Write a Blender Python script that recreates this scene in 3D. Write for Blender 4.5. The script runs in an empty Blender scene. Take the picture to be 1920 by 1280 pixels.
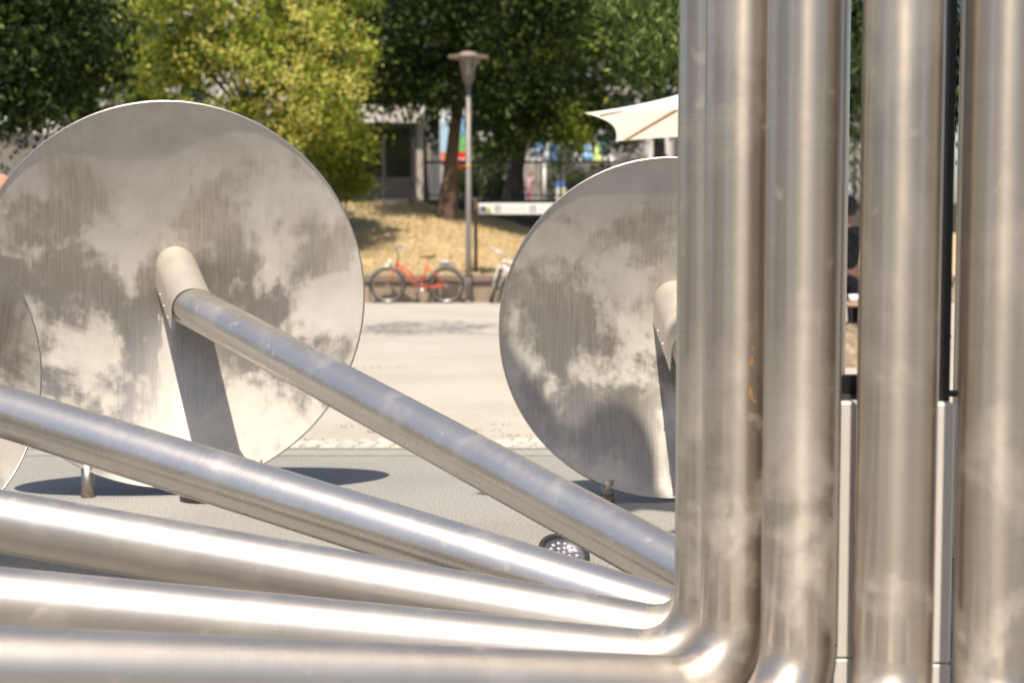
import bpy, bmesh, math, random
import numpy as np
from mathutils import Vector, Matrix
R = math.radians
random.seed(7)
scene = bpy.context.scene
col = scene.collection

# ------------------------------------------------------------------ camera
F, CX, CY, CAMH = 3000.0, 960.0, 640.0, 1.5      # focal length in photo pixels, eye height
PITCH = -math.atan(222 / 3000)
cam = bpy.data.cameras.new('camera'); camo = bpy.data.objects.new('camera', cam); col.objects.link(camo)
camo.location = (0, 0, CAMH); camo.rotation_euler = (R(90) + PITCH, 0, 0)
cam.sensor_width = 36; cam.lens = 36 * F / 1920; cam.clip_start = .1; cam.clip_end = 2000
cam.dof.use_dof = True; cam.dof.focus_distance = 6.7; cam.dof.aperture_fstop = 2.4
scene.camera = camo
# ------------------------------------------------------------------ sky, sun, exposure
SUN_EL, SUN_AZ = 65.0, 9.5                       # sun stands behind the camera, light travels 9.5 deg to the right
w = bpy.data.worlds.new('World'); scene.world = w; w.use_nodes = True
nt = w.node_tree; bg = nt.nodes['Background']
sky = nt.nodes.new('ShaderNodeTexSky'); sky.sky_type = 'NISHITA'; sky.sun_disc = False
sky.sun_elevation = R(SUN_EL); sky.sun_rotation = R(180 + SUN_AZ); sky.dust_density = 1.6; sky.air_density = 1.0
nt.links.new(sky.outputs[0], bg.inputs[0]); bg.inputs[1].default_value = .10
sun = bpy.data.lights.new('sun', 'SUN'); suno = bpy.data.objects.new('sun', sun); col.objects.link(suno)
sun.energy = 4.8; sun.angle = R(.53); sun.color = (1, .90, .77)
ldir = Vector((math.sin(R(SUN_AZ)) * math.cos(R(SUN_EL)), math.cos(R(SUN_AZ)) * math.cos(R(SUN_EL)), -math.sin(R(SUN_EL))))
suno.rotation_euler = ldir.to_track_quat('-Z', 'Y').to_euler(); suno.location = (0, -10, 20)
vs = scene.view_settings; vs.view_transform = 'Standard'; vs.look = 'None'; vs.exposure = .65; vs.gamma = 1
vs.use_curve_mapping = False
scene.render.engine = 'CYCLES'
scene.cycles.use_denoising = True
scene.cycles.max_bounces = 8; scene.cycles.transparent_max_bounces = 8

# ------------------------------------------------------------------ pixel -> place
cp, sp = math.cos(PITCH), math.sin(PITCH)
def ray(px, py):
    vx, vz = (px - CX) / F, (CY - py) / F
    return Vector((vx, cp - vz * sp, sp + vz * cp))
def at(px, py, Y):
    r = ray(px, py); return Vector((0, 0, CAMH)) + r * (Y / r.y)
def gnd(px, py, z=0.0):
    r = ray(px, py); return Vector((0, 0, CAMH)) + r * ((z - CAMH) / r.z)

# ------------------------------------------------------------------ materials
MATS = {}
def nodes_of(name):
    m = bpy.data.materials.new(name); m.use_nodes = True
    return m, m.node_tree, m.node_tree.nodes['Principled BSDF']
def lk(nt, a, b): nt.links.new(a, b)
def N(nt, t, **kw):
    n = nt.nodes.new(t)
    for k, v in kw.items():
        if k.startswith('i_'): n.inputs[int(k[2:])].default_value = v
        else: setattr(n, k, v)
    return n
def mixc(nt, fac, a, b, blend='MIX'):
    n = nt.nodes.new('ShaderNodeMix'); n.data_type = 'RGBA'; n.blend_type = blend
    for i, v in ((0, fac), (6, a), (7, b)):
        if hasattr(v, 'is_linked'): nt.links.new(v, n.inputs[i])
        else: n.inputs[i].default_value = v if i == 0 else (*v[:3], 1)
    return n.outputs[2]
def mt(nt, op, a, b=0.0, c=None):
    n = nt.nodes.new('ShaderNodeMath'); n.operation = op
    for i, v in enumerate((a, b) if c is None else (a, b, c)):
        if hasattr(v, 'is_linked'): nt.links.new(v, n.inputs[i])
        else: n.inputs[i].default_value = v
    return n.outputs[0]
def ramp(nt, v, lo, hi):
    n = nt.nodes.new('ShaderNodeMapRange'); n.interpolation_type = 'SMOOTHSTEP'
    nt.links.new(v, n.inputs[0]); n.inputs[1].default_value = lo; n.inputs[2].default_value = hi
    return n.outputs[0]
def noise(nt, vec, scale, detail=4, rough=.6, dist=0):
    n = nt.nodes.new('ShaderNodeTexNoise'); n.inputs['Scale'].default_value = scale
    n.inputs['Detail'].default_value = detail; n.inputs['Roughness'].default_value = rough
    n.inputs['Distortion'].default_value = dist
    if vec is not None: nt.links.new(vec, n.inputs['Vector'])
    return n.outputs[0]
def plain(name, c, rough=.6, metal=0, var=.18, scale=6, bump=0, bscale=40, fine=0, fscale=150, c2=None):
    """base colour broken up by two scales of noise, optional bump"""
    if name in MATS: return MATS[name]
    m, nt, b = nodes_of(name)
    tc = nt.nodes.new('ShaderNodeTexCoord').outputs['Object']
    n1 = ramp(nt, noise(nt, tc, scale, 5), .3, .7)
    d = tuple(x * (1 - var) for x in c) if c2 is None else c2
    out = mixc(nt, n1, c, d)
    if fine:
        n2 = ramp(nt, noise(nt, tc, fscale, 3), .3, .7)
        out = mixc(nt, mt(nt, 'MULTIPLY', n2, fine), out, tuple(x * .35 for x in c))
    lk(nt, out, b.inputs['Base Color'])
    b.inputs['Roughness'].default_value = rough; b.inputs['Metallic'].default_value = metal
    if bump:
        bn = nt.nodes.new('ShaderNodeBump'); bn.inputs['Strength'].default_value = bump; bn.inputs['Distance'].default_value = .02
        lk(nt, noise(nt, tc, bscale, 4), bn.inputs['Height']); lk(nt, bn.outputs[0], b.inputs['Normal'])
    MATS[name] = m; return m

def steel(name, seed, dish=False, lime=None, patch=(.46, .62), brush=(1.5, 260.0), rough=(.30, .48), dust=.5, dmin=.2, aniso=.7, cols=None, lowdust=False):
    """brushed stainless steel: wiped and dusty zones, brush lines round the pipe or dish"""
    m, nt, b = nodes_of(name)
    co = nt.nodes.new('ShaderNodeTexCoord'); ob = co.outputs['Object']; uv = co.outputs['UV']
    off = N(nt, 'ShaderNodeVectorMath', operation='ADD'); lk(nt, ob, off.inputs[0]); off.inputs[1].default_value = (seed * 3.7, seed * 1.9, seed * 5.3)
    p = off.outputs[0]
    mp = N(nt, 'ShaderNodeMapping'); lk(nt, uv, mp.inputs[0]); mp.inputs['Scale'].default_value = (brush[0], brush[1], 1)
    streak = noise(nt, mp.outputs[0], 1.0, 3, .6)
    if dish:                                           # the sheet was brushed straight before it was pressed
        mb_ = N(nt, 'ShaderNodeMapping'); lk(nt, ob, mb_.inputs[0]); mb_.inputs['Scale'].default_value = (95, 5, 2)
        streak = mt(nt, 'MULTIPLY_ADD', noise(nt, mb_.outputs[0], 1.0, 4, .6), .75, mt(nt, 'MULTIPLY', streak, .25))
    mp2 = N(nt, 'ShaderNodeMapping'); lk(nt, uv, mp2.inputs[0]); mp2.inputs['Scale'].default_value = (1.0, 14, 1)
    broad = noise(nt, mp2.outputs[0], 1.0, 2, .5)
    big = noise(nt, p, 1.8 if dish else 3.0, 9, .60, .35)
    st = N(nt, 'ShaderNodeMapping'); lk(nt, p, st.inputs[0])
    st.inputs['Scale'].default_value = (9, 2.2, 2) if dish else (9, 9, 2.0)
    runs = noise(nt, st.outputs[0], 1.6, 6, .65)
    mv = mt(nt, 'ADD', mt(nt, 'MULTIPLY', big, .82), mt(nt, 'MULTIPLY', runs, .18))
    if dish:                                           # more dirt has dried on the upper and right part of the dishes
        sd_ = N(nt, 'ShaderNodeSeparateXYZ'); lk(nt, ob, sd_.inputs[0])
        mv = mt(nt, 'ADD', mv, mt(nt, 'MULTIPLY', mt(nt, 'SUBTRACT', noise(nt, p, 11, 5, .65), .5), .16))
        mv = mt(nt, 'ADD', mv, mt(nt, 'ADD', mt(nt, 'MULTIPLY_ADD', mt(nt, 'MAXIMUM', mt(nt, 'SUBTRACT', sd_.outputs[1], .25), 0.0), .13, mt(nt, 'MULTIPLY', sd_.outputs[1], .015)), mt(nt, 'MULTIPLY', sd_.outputs[0], .045)))
    mask = ramp(nt, mv, patch[0], patch[1])
    if lowdust:                                        # splash dirt gathers towards the foot of the uprights
        sz = N(nt, 'ShaderNodeSeparateXYZ'); lk(nt, ob, sz.inputs[0])
        mask = mt(nt, 'MULTIPLY', mask, mt(nt, 'MULTIPLY_ADD', ramp(nt, mt(nt, 'ADD', sz.outputs[2], mt(nt, 'MULTIPLY', big, .8)), 1.7, 1.0), .75, .25))
    spots = ramp(nt, noise(nt, p, 9, 3, .5), .66, .72)
    cA, cB = ((.52, .475, .42), (.33, .30, .26)) if dish else ((.58, .515, .44), (.38, .335, .28))
    if cols: cA, cB = cols
    base = mixc(nt, ramp(nt, streak, .32, .68) if dish else streak, cA, cB)
    base = mixc(nt, mt(nt, 'MULTIPLY', broad, .35), base, tuple(k * 1.22 for k in cA))
    lk(nt, base, b.inputs['Base Color']); b.inputs['Metallic'].default_value = 1
    rg = mt(nt, 'ADD', mt(nt, 'MULTIPLY', mask, rough[1] - rough[0]), rough[0])
    lk(nt, mt(nt, 'ADD', rg, mt(nt, 'MULTIPLY', streak, .10)), b.inputs['Roughness'])
    b.inputs['Anisotropic'].default_value = aniso; b.inputs['Anisotropic Rotation'].default_value = .25
    tg = nt.nodes.new('ShaderNodeTangent'); tg.direction_type = 'UV_MAP'; tg.uv_map = 'UVMap'
    lk(nt, tg.outputs[0], b.inputs['Tangent'])
    bn = nt.nodes.new('ShaderNodeBump'); bn.inputs['Strength'].default_value = .12; bn.inputs['Distance'].default_value = .002
    lk(nt, streak, bn.inputs['Height'])
    bn2 = nt.nodes.new('ShaderNodeBump'); bn2.inputs['Strength'].default_value = .10; bn2.inputs['Distance'].default_value = .02
    lk(nt, noise(nt, p, 5, 2), bn2.inputs['Height']); lk(nt, bn.outputs[0], bn2.inputs['Normal'])
    lk(nt, bn2.outputs[0], b.inputs['Normal'])
    d = nt.nodes.new('ShaderNodeBsdfPrincipled'); d.inputs['Roughness'].default_value = .55
    dc = mixc(nt, ramp(nt, noise(nt, p, 4, 4), .35, .7), *(((.60, .555, .49), (.50, .455, .395)) if dish else ((.60, .535, .45), (.50, .44, .365))))
    fac = mt(nt, 'MULTIPLY_ADD', mask, dust - dmin, dmin)
    fac = mt(nt, 'ADD', fac, mt(nt, 'MULTIPLY', spots, .18))
    if lime:
        u0, wd, v0, v1 = lime
        sx = N(nt, 'ShaderNodeSeparateXYZ'); lk(nt, ob, sx.inputs[0])
        rag = N(nt, 'ShaderNodeMapping'); lk(nt, ob, rag.inputs[0]); rag.inputs['Scale'].default_value = (30, 7, 5)
        nz = mt(nt, 'MULTIPLY', mt(nt, 'SUBTRACT', noise(nt, rag.outputs[0], 1.3, 5, .7), .5), .13)
        e = mt(nt, 'ADD', mt(nt, 'ABSOLUTE', mt(nt, 'SUBTRACT', sx.outputs[0], u0)), nz)
        lm = mt(nt, 'LESS_THAN', e, wd)
        lm = mt(nt, 'MULTIPLY', lm, mt(nt, 'LESS_THAN', sx.outputs[1], v0))
        lm = mt(nt, 'MULTIPLY', lm, mt(nt, 'GREATER_THAN', mt(nt, 'ADD', sx.outputs[1], nz), v1))
        dc = mixc(nt, lm, dc, (.50, .475, .425))
        fac = mt(nt, 'MAXIMUM', fac, mt(nt, 'MULTIPLY', lm, .85))
    lk(nt, dc, d.inputs['Base Color'])
    mx = nt.nodes.new('ShaderNodeMixShader'); lk(nt, mt(nt, 'MINIMUM', fac, .95), mx.inputs[0])
    lk(nt, b.outputs[0], mx.inputs[1]); lk(nt, d.outputs[0], mx.inputs[2])
    lk(nt, mx.outputs[0], nt.nodes['Material Output'].inputs[0])
    return m

def leafmat(name, c1, c2, c3, trans=.35):
    m, nt, b = nodes_of(name)
    g = nt.nodes.new('ShaderNodeNewGeometry')
    rnd = g.outputs['Random Per Island']
    c = mixc(nt, rnd, c1, c2)
    c = mixc(nt, ramp(nt, mt(nt, 'FRACT', mt(nt, 'MULTIPLY', rnd, 17.3)), .68, 1), c, c3)
    lk(nt, c, b.inputs['Base Color']); b.inputs['Roughness'].default_value = .5; b.inputs['Specular IOR Level'].default_value = .12
    t = nt.nodes.new('ShaderNodeBsdfTranslucent'); lk(nt, c, t.inputs[0])
    mx = nt.nodes.new('ShaderNodeMixShader'); mx.inputs[0].default_value = trans
    lk(nt, b.outputs[0], mx.inputs[1]); lk(nt, t.outputs[0], mx.inputs[2])
    lk(nt, mx.outputs[0], nt.nodes['Material Output'].inputs[0]); return m

def glassmat(name, tint=(.5, .55, .52)):
    m, nt, b = nodes_of(name)
    tr = nt.nodes.new('ShaderNodeBsdfTransparent'); tr.inputs[0].default_value = (*tint, 1)
    gl = nt.nodes.new('ShaderNodeBsdfGlossy'); gl.inputs['Roughness'].default_value = .05
    fr = nt.nodes.new('ShaderNodeFresnel'); fr.inputs[0].default_value = 1.6
    mx = nt.nodes.new('ShaderNodeMixShader'); lk(nt, mt(nt, 'ADD', fr.outputs[0], .06), mx.inputs[0])
    lk(nt, tr.outputs[0], mx.inputs[1]); lk(nt, gl.outputs[0], mx.inputs[2])
    lk(nt, mx.outputs[0], nt.nodes['Material Output'].inputs[0]); return m

# ------------------------------------------------------------------ mesh building
class MB:
    def __init__(s): s.v = []; s.f = []; s.uv = []; s.sm = []
    def add(s, vs, fs, uvs=None, smooth=False):
        o = len(s.v); s.v += [Vector(x) for x in vs]
        for i, f in enumerate(fs):
            s.f.append(tuple(o + k for k in f)); s.sm.append(smooth)
            s.uv.append(uvs[i] if uvs else [(0, 0)] * len(f))
        return s
    def box(s, c, d, rot=None, bev=0):
        c = Vector(c); x, y, z = (k / 2 for k in d)
        if bev:
            bm = bmesh.new(); bmesh.ops.create_cube(bm, size=1)
            for v in bm.verts: v.co = Vector((v.co.x * d[0], v.co.y * d[1], v.co.z * d[2]))
            bmesh.ops.bevel(bm, geom=bm.edges[:], offset=bev, segments=1, affect='EDGES', profile=.5)
            bm.verts.index_update(); vs = [v.co.copy() for v in bm.verts]; fs = [tuple(v.index for v in f.verts) for f in bm.faces]; bm.free()
        else:
            vs = [Vector((a * x, b * y, e * z)) for a in (-1, 1) for b in (-1, 1) for e in (-1, 1)]
            fs = [(0, 1, 3, 2), (4, 6, 7, 5), (0, 4, 5, 1), (2, 3, 7, 6), (0, 2, 6, 4), (1, 5, 7, 3)]
        if rot is not None: vs = [rot @ v for v in vs]
        return s.add([c + v for v in vs], fs)
    def tube(s, path, rad, n=12, cap=True, smooth=True, closed=False):
        P = [Vector(p) for p in path]; m = len(P)
        if not hasattr(rad, '__len__'): rad = [rad] * m
        T = []
        for i in range(m):
            a = P[(i - 1) % m] if (i or closed) else P[0]; b = P[(i + 1) % m] if (i < m - 1 or closed) else P[-1]
            T.append((b - a).normalized())
        up = Vector((0, 0, 1)) if abs(T[0].z) < .9 else Vector((0, 1, 0))
        u = (up - T[0] * up.dot(T[0])).normalized(); vs = []; L = 0; Ls = []
        for i in range(m):
            if i:
                L += (P[i] - P[i - 1]).length
                q = T[i - 1].rotation_difference(T[i]); u = q @ u; u = (u - T[i] * u.dot(T[i])).normalized()
            Ls.append(L); w_ = T[i].cross(u)
            for k in range(n):
                a = 2 * math.pi * k / n; vs.append(P[i] + (u * math.cos(a) + w_ * math.sin(a)) * rad[i])
        fs = []; uvs = []; rng = m if closed else m - 1
        for i in range(rng):
            j = (i + 1) % m
            for k in range(n):
                k2 = (k + 1) % n; fs.append((i * n + k, i * n + k2, j * n + k2, j * n + k))
                l2 = Ls[j] if j else L + (P[0] - P[-1]).length
                uvs.append([(k / n, Ls[i]), ((k + 1) / n, Ls[i]), ((k + 1) / n, l2), (k / n, l2)])
        s.add(vs, fs, uvs, smooth)
        if cap and not closed:
            o = len(s.v) - m * n
            s.f += [tuple(o + k for k in range(n))[::-1], tuple(o + (m - 1) * n + k for k in range(n))]
            s.uv += [[(0, 0)] * n] * 2; s.sm += [False, False]
        return s
    def lathe(s, prof, n=32, smooth=True, M=None, closed=False):
        """prof: (r, z) list turned round local Z"""
        vs = []; m = len(prof)
        for r, z in prof:
            for k in range(n):
                a = 2 * math.pi * k / n; vs.append(Vector((r * math.cos(a), r * math.sin(a), z)))
        fs = []; uvs = []; L = 0
        for i in range(m if closed else m - 1):
            j = (i + 1) % m
            dl = math.hypot(prof[j][0] - prof[i][0], prof[j][1] - prof[i][1])
            for k in range(n):
                k2 = (k + 1) % n; fs.append((i * n + k, i * n + k2, j * n + k2, j * n + k))
                uvs.append([(k / n, L), ((k + 1) / n, L), ((k + 1) / n, L + dl), (k / n, L + dl)])
            L += dl
        if M is not None: vs = [M @ v for v in vs]
        return s.add(vs, fs, uvs, smooth)
    def prism(s, poly, d, M=None):
        """polygon in local XZ, thickness d along local Y"""
        n = len(poly); vs = [Vector((x, -d / 2, z)) for x, z in poly] + [Vector((x, d / 2, z)) for x, z in poly]
        fs = [tuple(range(n)), tuple(range(2 * n - 1, n - 1, -1))] + [(i, i + n, (i + 1) % n + n, (i + 1) % n) for i in range(n)]
        if M is not None: vs = [M @ v for v in vs]
        return s.add(vs, fs)
    def build(s, name, mat, parent=None, org=(0, 0, 0), fix=False):
        me = bpy.data.meshes.new(name); o3 = Vector(org)
        me.from_pydata([tuple(v - o3) for v in s.v], [], s.f); me.update()
        if fix:
            bm = bmesh.new(); bm.from_mesh(me); bmesh.ops.recalc_face_normals(bm, faces=bm.faces); bm.to_mesh(me); bm.free()
        else:
            ul = me.uv_layers.new(name='UVMap'); flat = [c for f in s.uv for c in f]
            ul.data.foreach_set('uv', np.array(flat, np.float32).ravel())
        me.polygons.foreach_set('use_smooth', np.array(s.sm[:len(me.polygons)], bool))
        me.materials.append(mat); o = bpy.data.objects.new(name, me); col.objects.link(o)
        if parent: o.parent = parent
        else: o.location = org
        return o
def tag(o, label=None, cat=None, group=None, kind=None):
    for k, v in (('label', label), ('category', cat), ('group', group), ('kind', kind)):
        if v: o[k] = v
    return o
def thing(name, loc, label, cat, group=None, rz=0):
    o = bpy.data.objects.new(name, None); col.objects.link(o); o.location = loc; o.rotation_euler = (0, 0, rz)
    o.empty_display_size = .1
    return tag(o, label, cat, group)
def npmesh(name, V, Fc, mat, parent=None, org=(0, 0, 0), smooth=False):
    me = bpy.data.meshes.new(name); V = np.asarray(V, np.float32) - np.array(org, np.float32); Fc = np.asarray(Fc, np.int32)
    k = Fc.shape[1]; me.vertices.add(len(V)); me.vertices.foreach_set('co', V.ravel())
    me.loops.add(Fc.size); me.loops.foreach_set('vertex_index', Fc.ravel())
    me.polygons.add(len(Fc)); me.polygons.foreach_set('loop_start', np.arange(0, Fc.size, k, dtype=np.int32))
    me.update(calc_edges=True); me.materials.append(mat)
    if smooth: me.polygons.foreach_set('use_smooth', np.ones(len(Fc), bool))
    o = bpy.data.objects.new(name, me); col.objects.link(o)
    if parent: o.parent = parent
    else: o.location = org
    return o
def stuffp(o): o['kind'] = 'stuff'; return o

# ================================================================== THE SETTING
def groundmat(name, c, c2, fine, fscale, patch=1.2, bump=.25, stain=None):
    m, nt, b = nodes_of(name); tc = nt.nodes.new('ShaderNodeTexCoord').outputs['Object']
    o = mixc(nt, ramp(nt, noise(nt, tc, patch, 6, .65), .35, .68), c, c2)
    g = noise(nt, tc, fscale, 2, .7)
    o = mixc(nt, mt(nt, 'MULTIPLY', ramp(nt, g, .5, .62), fine), o, tuple(k * .25 for k in c))
    o = mixc(nt, mt(nt, 'MULTIPLY', ramp(nt, g, .48, .38), fine * .8), o, tuple(min(1, k * 1.6) for k in c))
    if stain:
        sc = N(nt, 'ShaderNodeMapping'); lk(nt, tc, sc.inputs[0]); sc.inputs['Scale'].default_value = (.7, 1.6, 1)
        o = mixc(nt, mt(nt, 'MULTIPLY', ramp(nt, noise(nt, sc.outputs[0], 1.1, 6, .7, .8), .58, .70), .7), o, stain)
    lk(nt, o, b.inputs['Base Color']); b.inputs['Roughness'].default_value = .85
    bn = nt.nodes.new('ShaderNodeBump'); bn.inputs['Strength'].default_value = bump; bn.inputs['Distance'].default_value = .004
    lk(nt, g, bn.inputs['Height']); lk(nt, bn.outputs[0], b.inputs['Normal']); return m
def sheet(name, x0, x1, y0, y1, z, mat):
    mb = MB(); mb.add([(x0, y0, z), (x1, y0, z), (x1, y1, z), (x0, y1, z)], [(0, 1, 2, 3)])
    return tag(mb.build(name, mat), kind='structure')
asphalt = groundmat('asphalt', (.265, .255, .235), (.225, .217, .20), .95, 130, 1.0, .35)
paving = groundmat('pale_concrete', (.385, .35, .30), (.335, .305, .255), .14, 90, .6, .15, stain=(.30, .27, .22))
sheet('ground', -700, 700, -300, 1200, 0, asphalt)
YB = gnd(700, 843).y                                    # where asphalt gives way to pale paving
sheet('plaza_paving', -60, 60, YB, 30.4, .004, paving)
kerb = sheet('kerb_strip', -60, 60, YB - .28, YB, .003, plain('kerb_stone', (.30, .285, .26), .8, scale=9, fine=.2))
# cobbles set flush along the paving edge
rngc = random.Random(3); cobm = [plain('cobble_%d' % i, c, .8, scale=12, bump=.3) for i, c in enumerate([(.47, .44, .39), (.42, .40, .36), (.50, .46, .40)])]
cobmesh = []
for i in range(6):
    mb = MB(); mb.box((0, 0, 0), (.10 + rngc.uniform(-.01, .012), .095 + rngc.uniform(-.01, .008), .05), bev=.012)
    me = mb.build('cobble', cobm[i % 3], fix=True); cobmesh.append(me.data); bpy.data.objects.remove(me)
band = tag(sheet('cobble_band', -60, 60, YB + .002, YB + .40, .008, plain('joint_sand', (.40, .37, .31), .9)), kind='structure')
for j in range(3):
    x = -2.9 + .05 * (j % 2)
    while x < 1.3:
        o = bpy.data.objects.new('cobble', rngc.choice(cobmesh)); col.objects.link(o); o.parent = band
        o.location = (x, YB + .075 + j * .118, .0005 + rngc.uniform(-.004, .006)); o.rotation_euler = (rngc.uniform(-.03, .03), rngc.uniform(-.03, .03), rngc.uniform(-.08, .08))
        x += .118 + rngc.uniform(-.003, .004)

# dry grass bank rising to the street
def bankz(x, y):
    t = min(max((y - 30.7) / 9.5, 0), 1); s = t * t * (3 - 2 * t) * .45 + t * .55
    px = CX + x / y * F
    drop = min(max((px - 800) / 230, 0), 1); top = 1.98 - .75 * drop
    return .46 + (top - .46) * s + .03 * math.sin(x * 1.7 + y) * math.sin(y * 1.3)
nx, ny = 121, 40
V = []; Fc = []
for j in range(ny + 1):
    for i in range(nx + 1):
        x = -24 + 48 * i / nx; y = 30.62 + 10.9 * j / ny; V.append((x, y, bankz(x, y)))
for j in range(ny):
    for i in range(nx):
        a = j * (nx + 1) + i; Fc.append((a, a + 1, a + nx + 2, a + nx + 1))
soil = groundmat('dry_turf', (.44, .33, .175), (.36, .27, .14), .3, 25, 1.6, .5, stain=(.27, .23, .10))
bank = tag(npmesh('grass_bank', V, Fc, soil, smooth=True), kind='structure')
rg = np.random.default_rng(5); nb = 34000
gx = rg.uniform(-8, 3.6, nb); gy = rg.uniform(30.7, 40.8, nb)
keep = (CX + gx / gy * F > 560) & (CX + gx / gy * F < 1180); gx, gy = gx[keep], gy[keep]; nb = len(gx)
gz = np.array([bankz(a, b) for a, b in zip(gx, gy)])
ang = rg.uniform(0, 6.28, nb); hh = rg.uniform(.03, .08, nb); ww = rg.uniform(.008, .016, nb); lean = rg.uniform(-.09, .09, (2, nb))
V = np.empty((nb, 3, 3), np.float32)
V[:, 0] = np.c_[gx - np.cos(ang) * ww, gy - np.sin(ang) * ww, gz - .01]; V[:, 1] = np.c_[gx + np.cos(ang) * ww, gy + np.sin(ang) * ww, gz - .01]
V[:, 2] = np.c_[gx + lean[0], gy + lean[1], gz + hh]
gr = npmesh('dry_grass', V.reshape(-1, 3), np.arange(nb * 3).reshape(-1, 3), leafmat('dry_grass_blade', (.56, .43, .23), (.46, .345, .17), (.36, .33, .14), .2))
tag(gr, 'dry yellow grass covering the bank behind the bicycles', 'grass', kind='stuff')
street = sheet('street', -80, 120, 41.4, 400, 2.0, plain('street_asphalt', (.17, .165, .16), .9, fine=.2))
skirt = MB(); skirt.box((0, 41.45, .9), (200, .08, 2.18)); tag(skirt.build('street_edge', plain('dark_concrete', (.06, .057, .052), .9)), kind='structure')

# low stone wall under the bank
YW = gnd(700, 568).y
wall = thing('low_stone_wall', (-.5, YW + .3, 0), 'low stone wall with coping slabs behind the two bicycles', 'wall')
stm = [plain('sandstone_%d' % i, c, .85, scale=5, bump=.3, fine=.2, fscale=60) for i, c in enumerate([(.36, .285, .205), (.33, .26, .19), (.385, .31, .23)])]
cpm = [plain('coping_%d' % i, c, .85, scale=5, bump=.3, fine=.25, fscale=60) for i, c in enumerate([(.25, .19, .14), (.22, .17, .125)])]
rw = random.Random(11); x = -5.2
while x < 8:
    l = rw.uniform(.75, 1.0); mb = MB(); mb.box((x + l / 2, YW + .25, .19), (l - .012, .36, .375 + rw.uniform(-.004, .004)), bev=.012)
    mb.build('stone', rw.choice(stm), wall, wall.location, fix=True); x += l
x = -5.4
while x < 8:
    l = rw.uniform(1.15, 1.35); mb = MB(); mb.box((x + l / 2, YW + .24, .455), (l - .01, .44, .135), bev=.015)
    mb.build('coping_slab', rw.choice(cpm), wall, wall.location, fix=True); x += l

# retaining wall under the street railing
rt = thing('retaining_wall', (2, 41.3, 1.0), 'dark retaining wall below the street railing, behind the white sign', 'wall')
mb = MB(); mb.box((3.5, 41.28, 1.5), (14, .2, 1.02)); mb.build('wall_face', plain('dark_stone', (.075, .07, .062), .9, scale=3, fine=.3), rt, rt.location)
mb = MB(); mb.box((3.5, 41.27, 2.05), (14.2, .34, .09), bev=.01); mb.build('wall_cap', plain('dark_cap', (.10, .095, .085), .85), rt, rt.location, fix=True)

# ================================================================== THE PIPE SCULPTURE
RC = Vector((1.262, 4.89, 0)); RR = .65; PR = .107; ZC = .110
OLD = (Vector((1.297, 4.945, 0)), .75)
def fillet(p0, din, dout, rad, n=10):
    """points of an arc replacing corner p0 between travel directions din and dout"""
    al = din.angle(dout); t = rad * math.tan(al / 2); a = p0 - din * t
    ax = din.cross(dout).normalized(); side = ax.cross(din).normalized(); c = a + side * rad
    return [c + Matrix.Rotation(al * i / n, 3, ax) @ (a - c) for i in range(n + 1)]
weld = plain('weld_seam', (.40, .36, .31), .5, metal=.8)
rivm = plain('rivet_steel', (.75, .72, .68), .25, metal=1)
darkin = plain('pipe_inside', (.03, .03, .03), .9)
def dish_matrix(c, psi, tilt=0):
    n = Vector((math.sin(psi), -math.cos(psi), math.sin(tilt))).normalized()
    x = Vector((0, 0, 1)).cross(n).normalized(); y = n.cross(x)
    return Matrix(((x.x, y.x, n.x, c.x), (x.y, y.y, n.y, c.y), (x.z, y.z, n.z, c.z), (0, 0, 0, 1)))
def rivet(mb, p, r=.008):
    mb.lathe([(.0005, r * .8), (r * .6, r * .6), (r, 0), (r, -r)], 8, M=Matrix.Translation(p))
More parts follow.
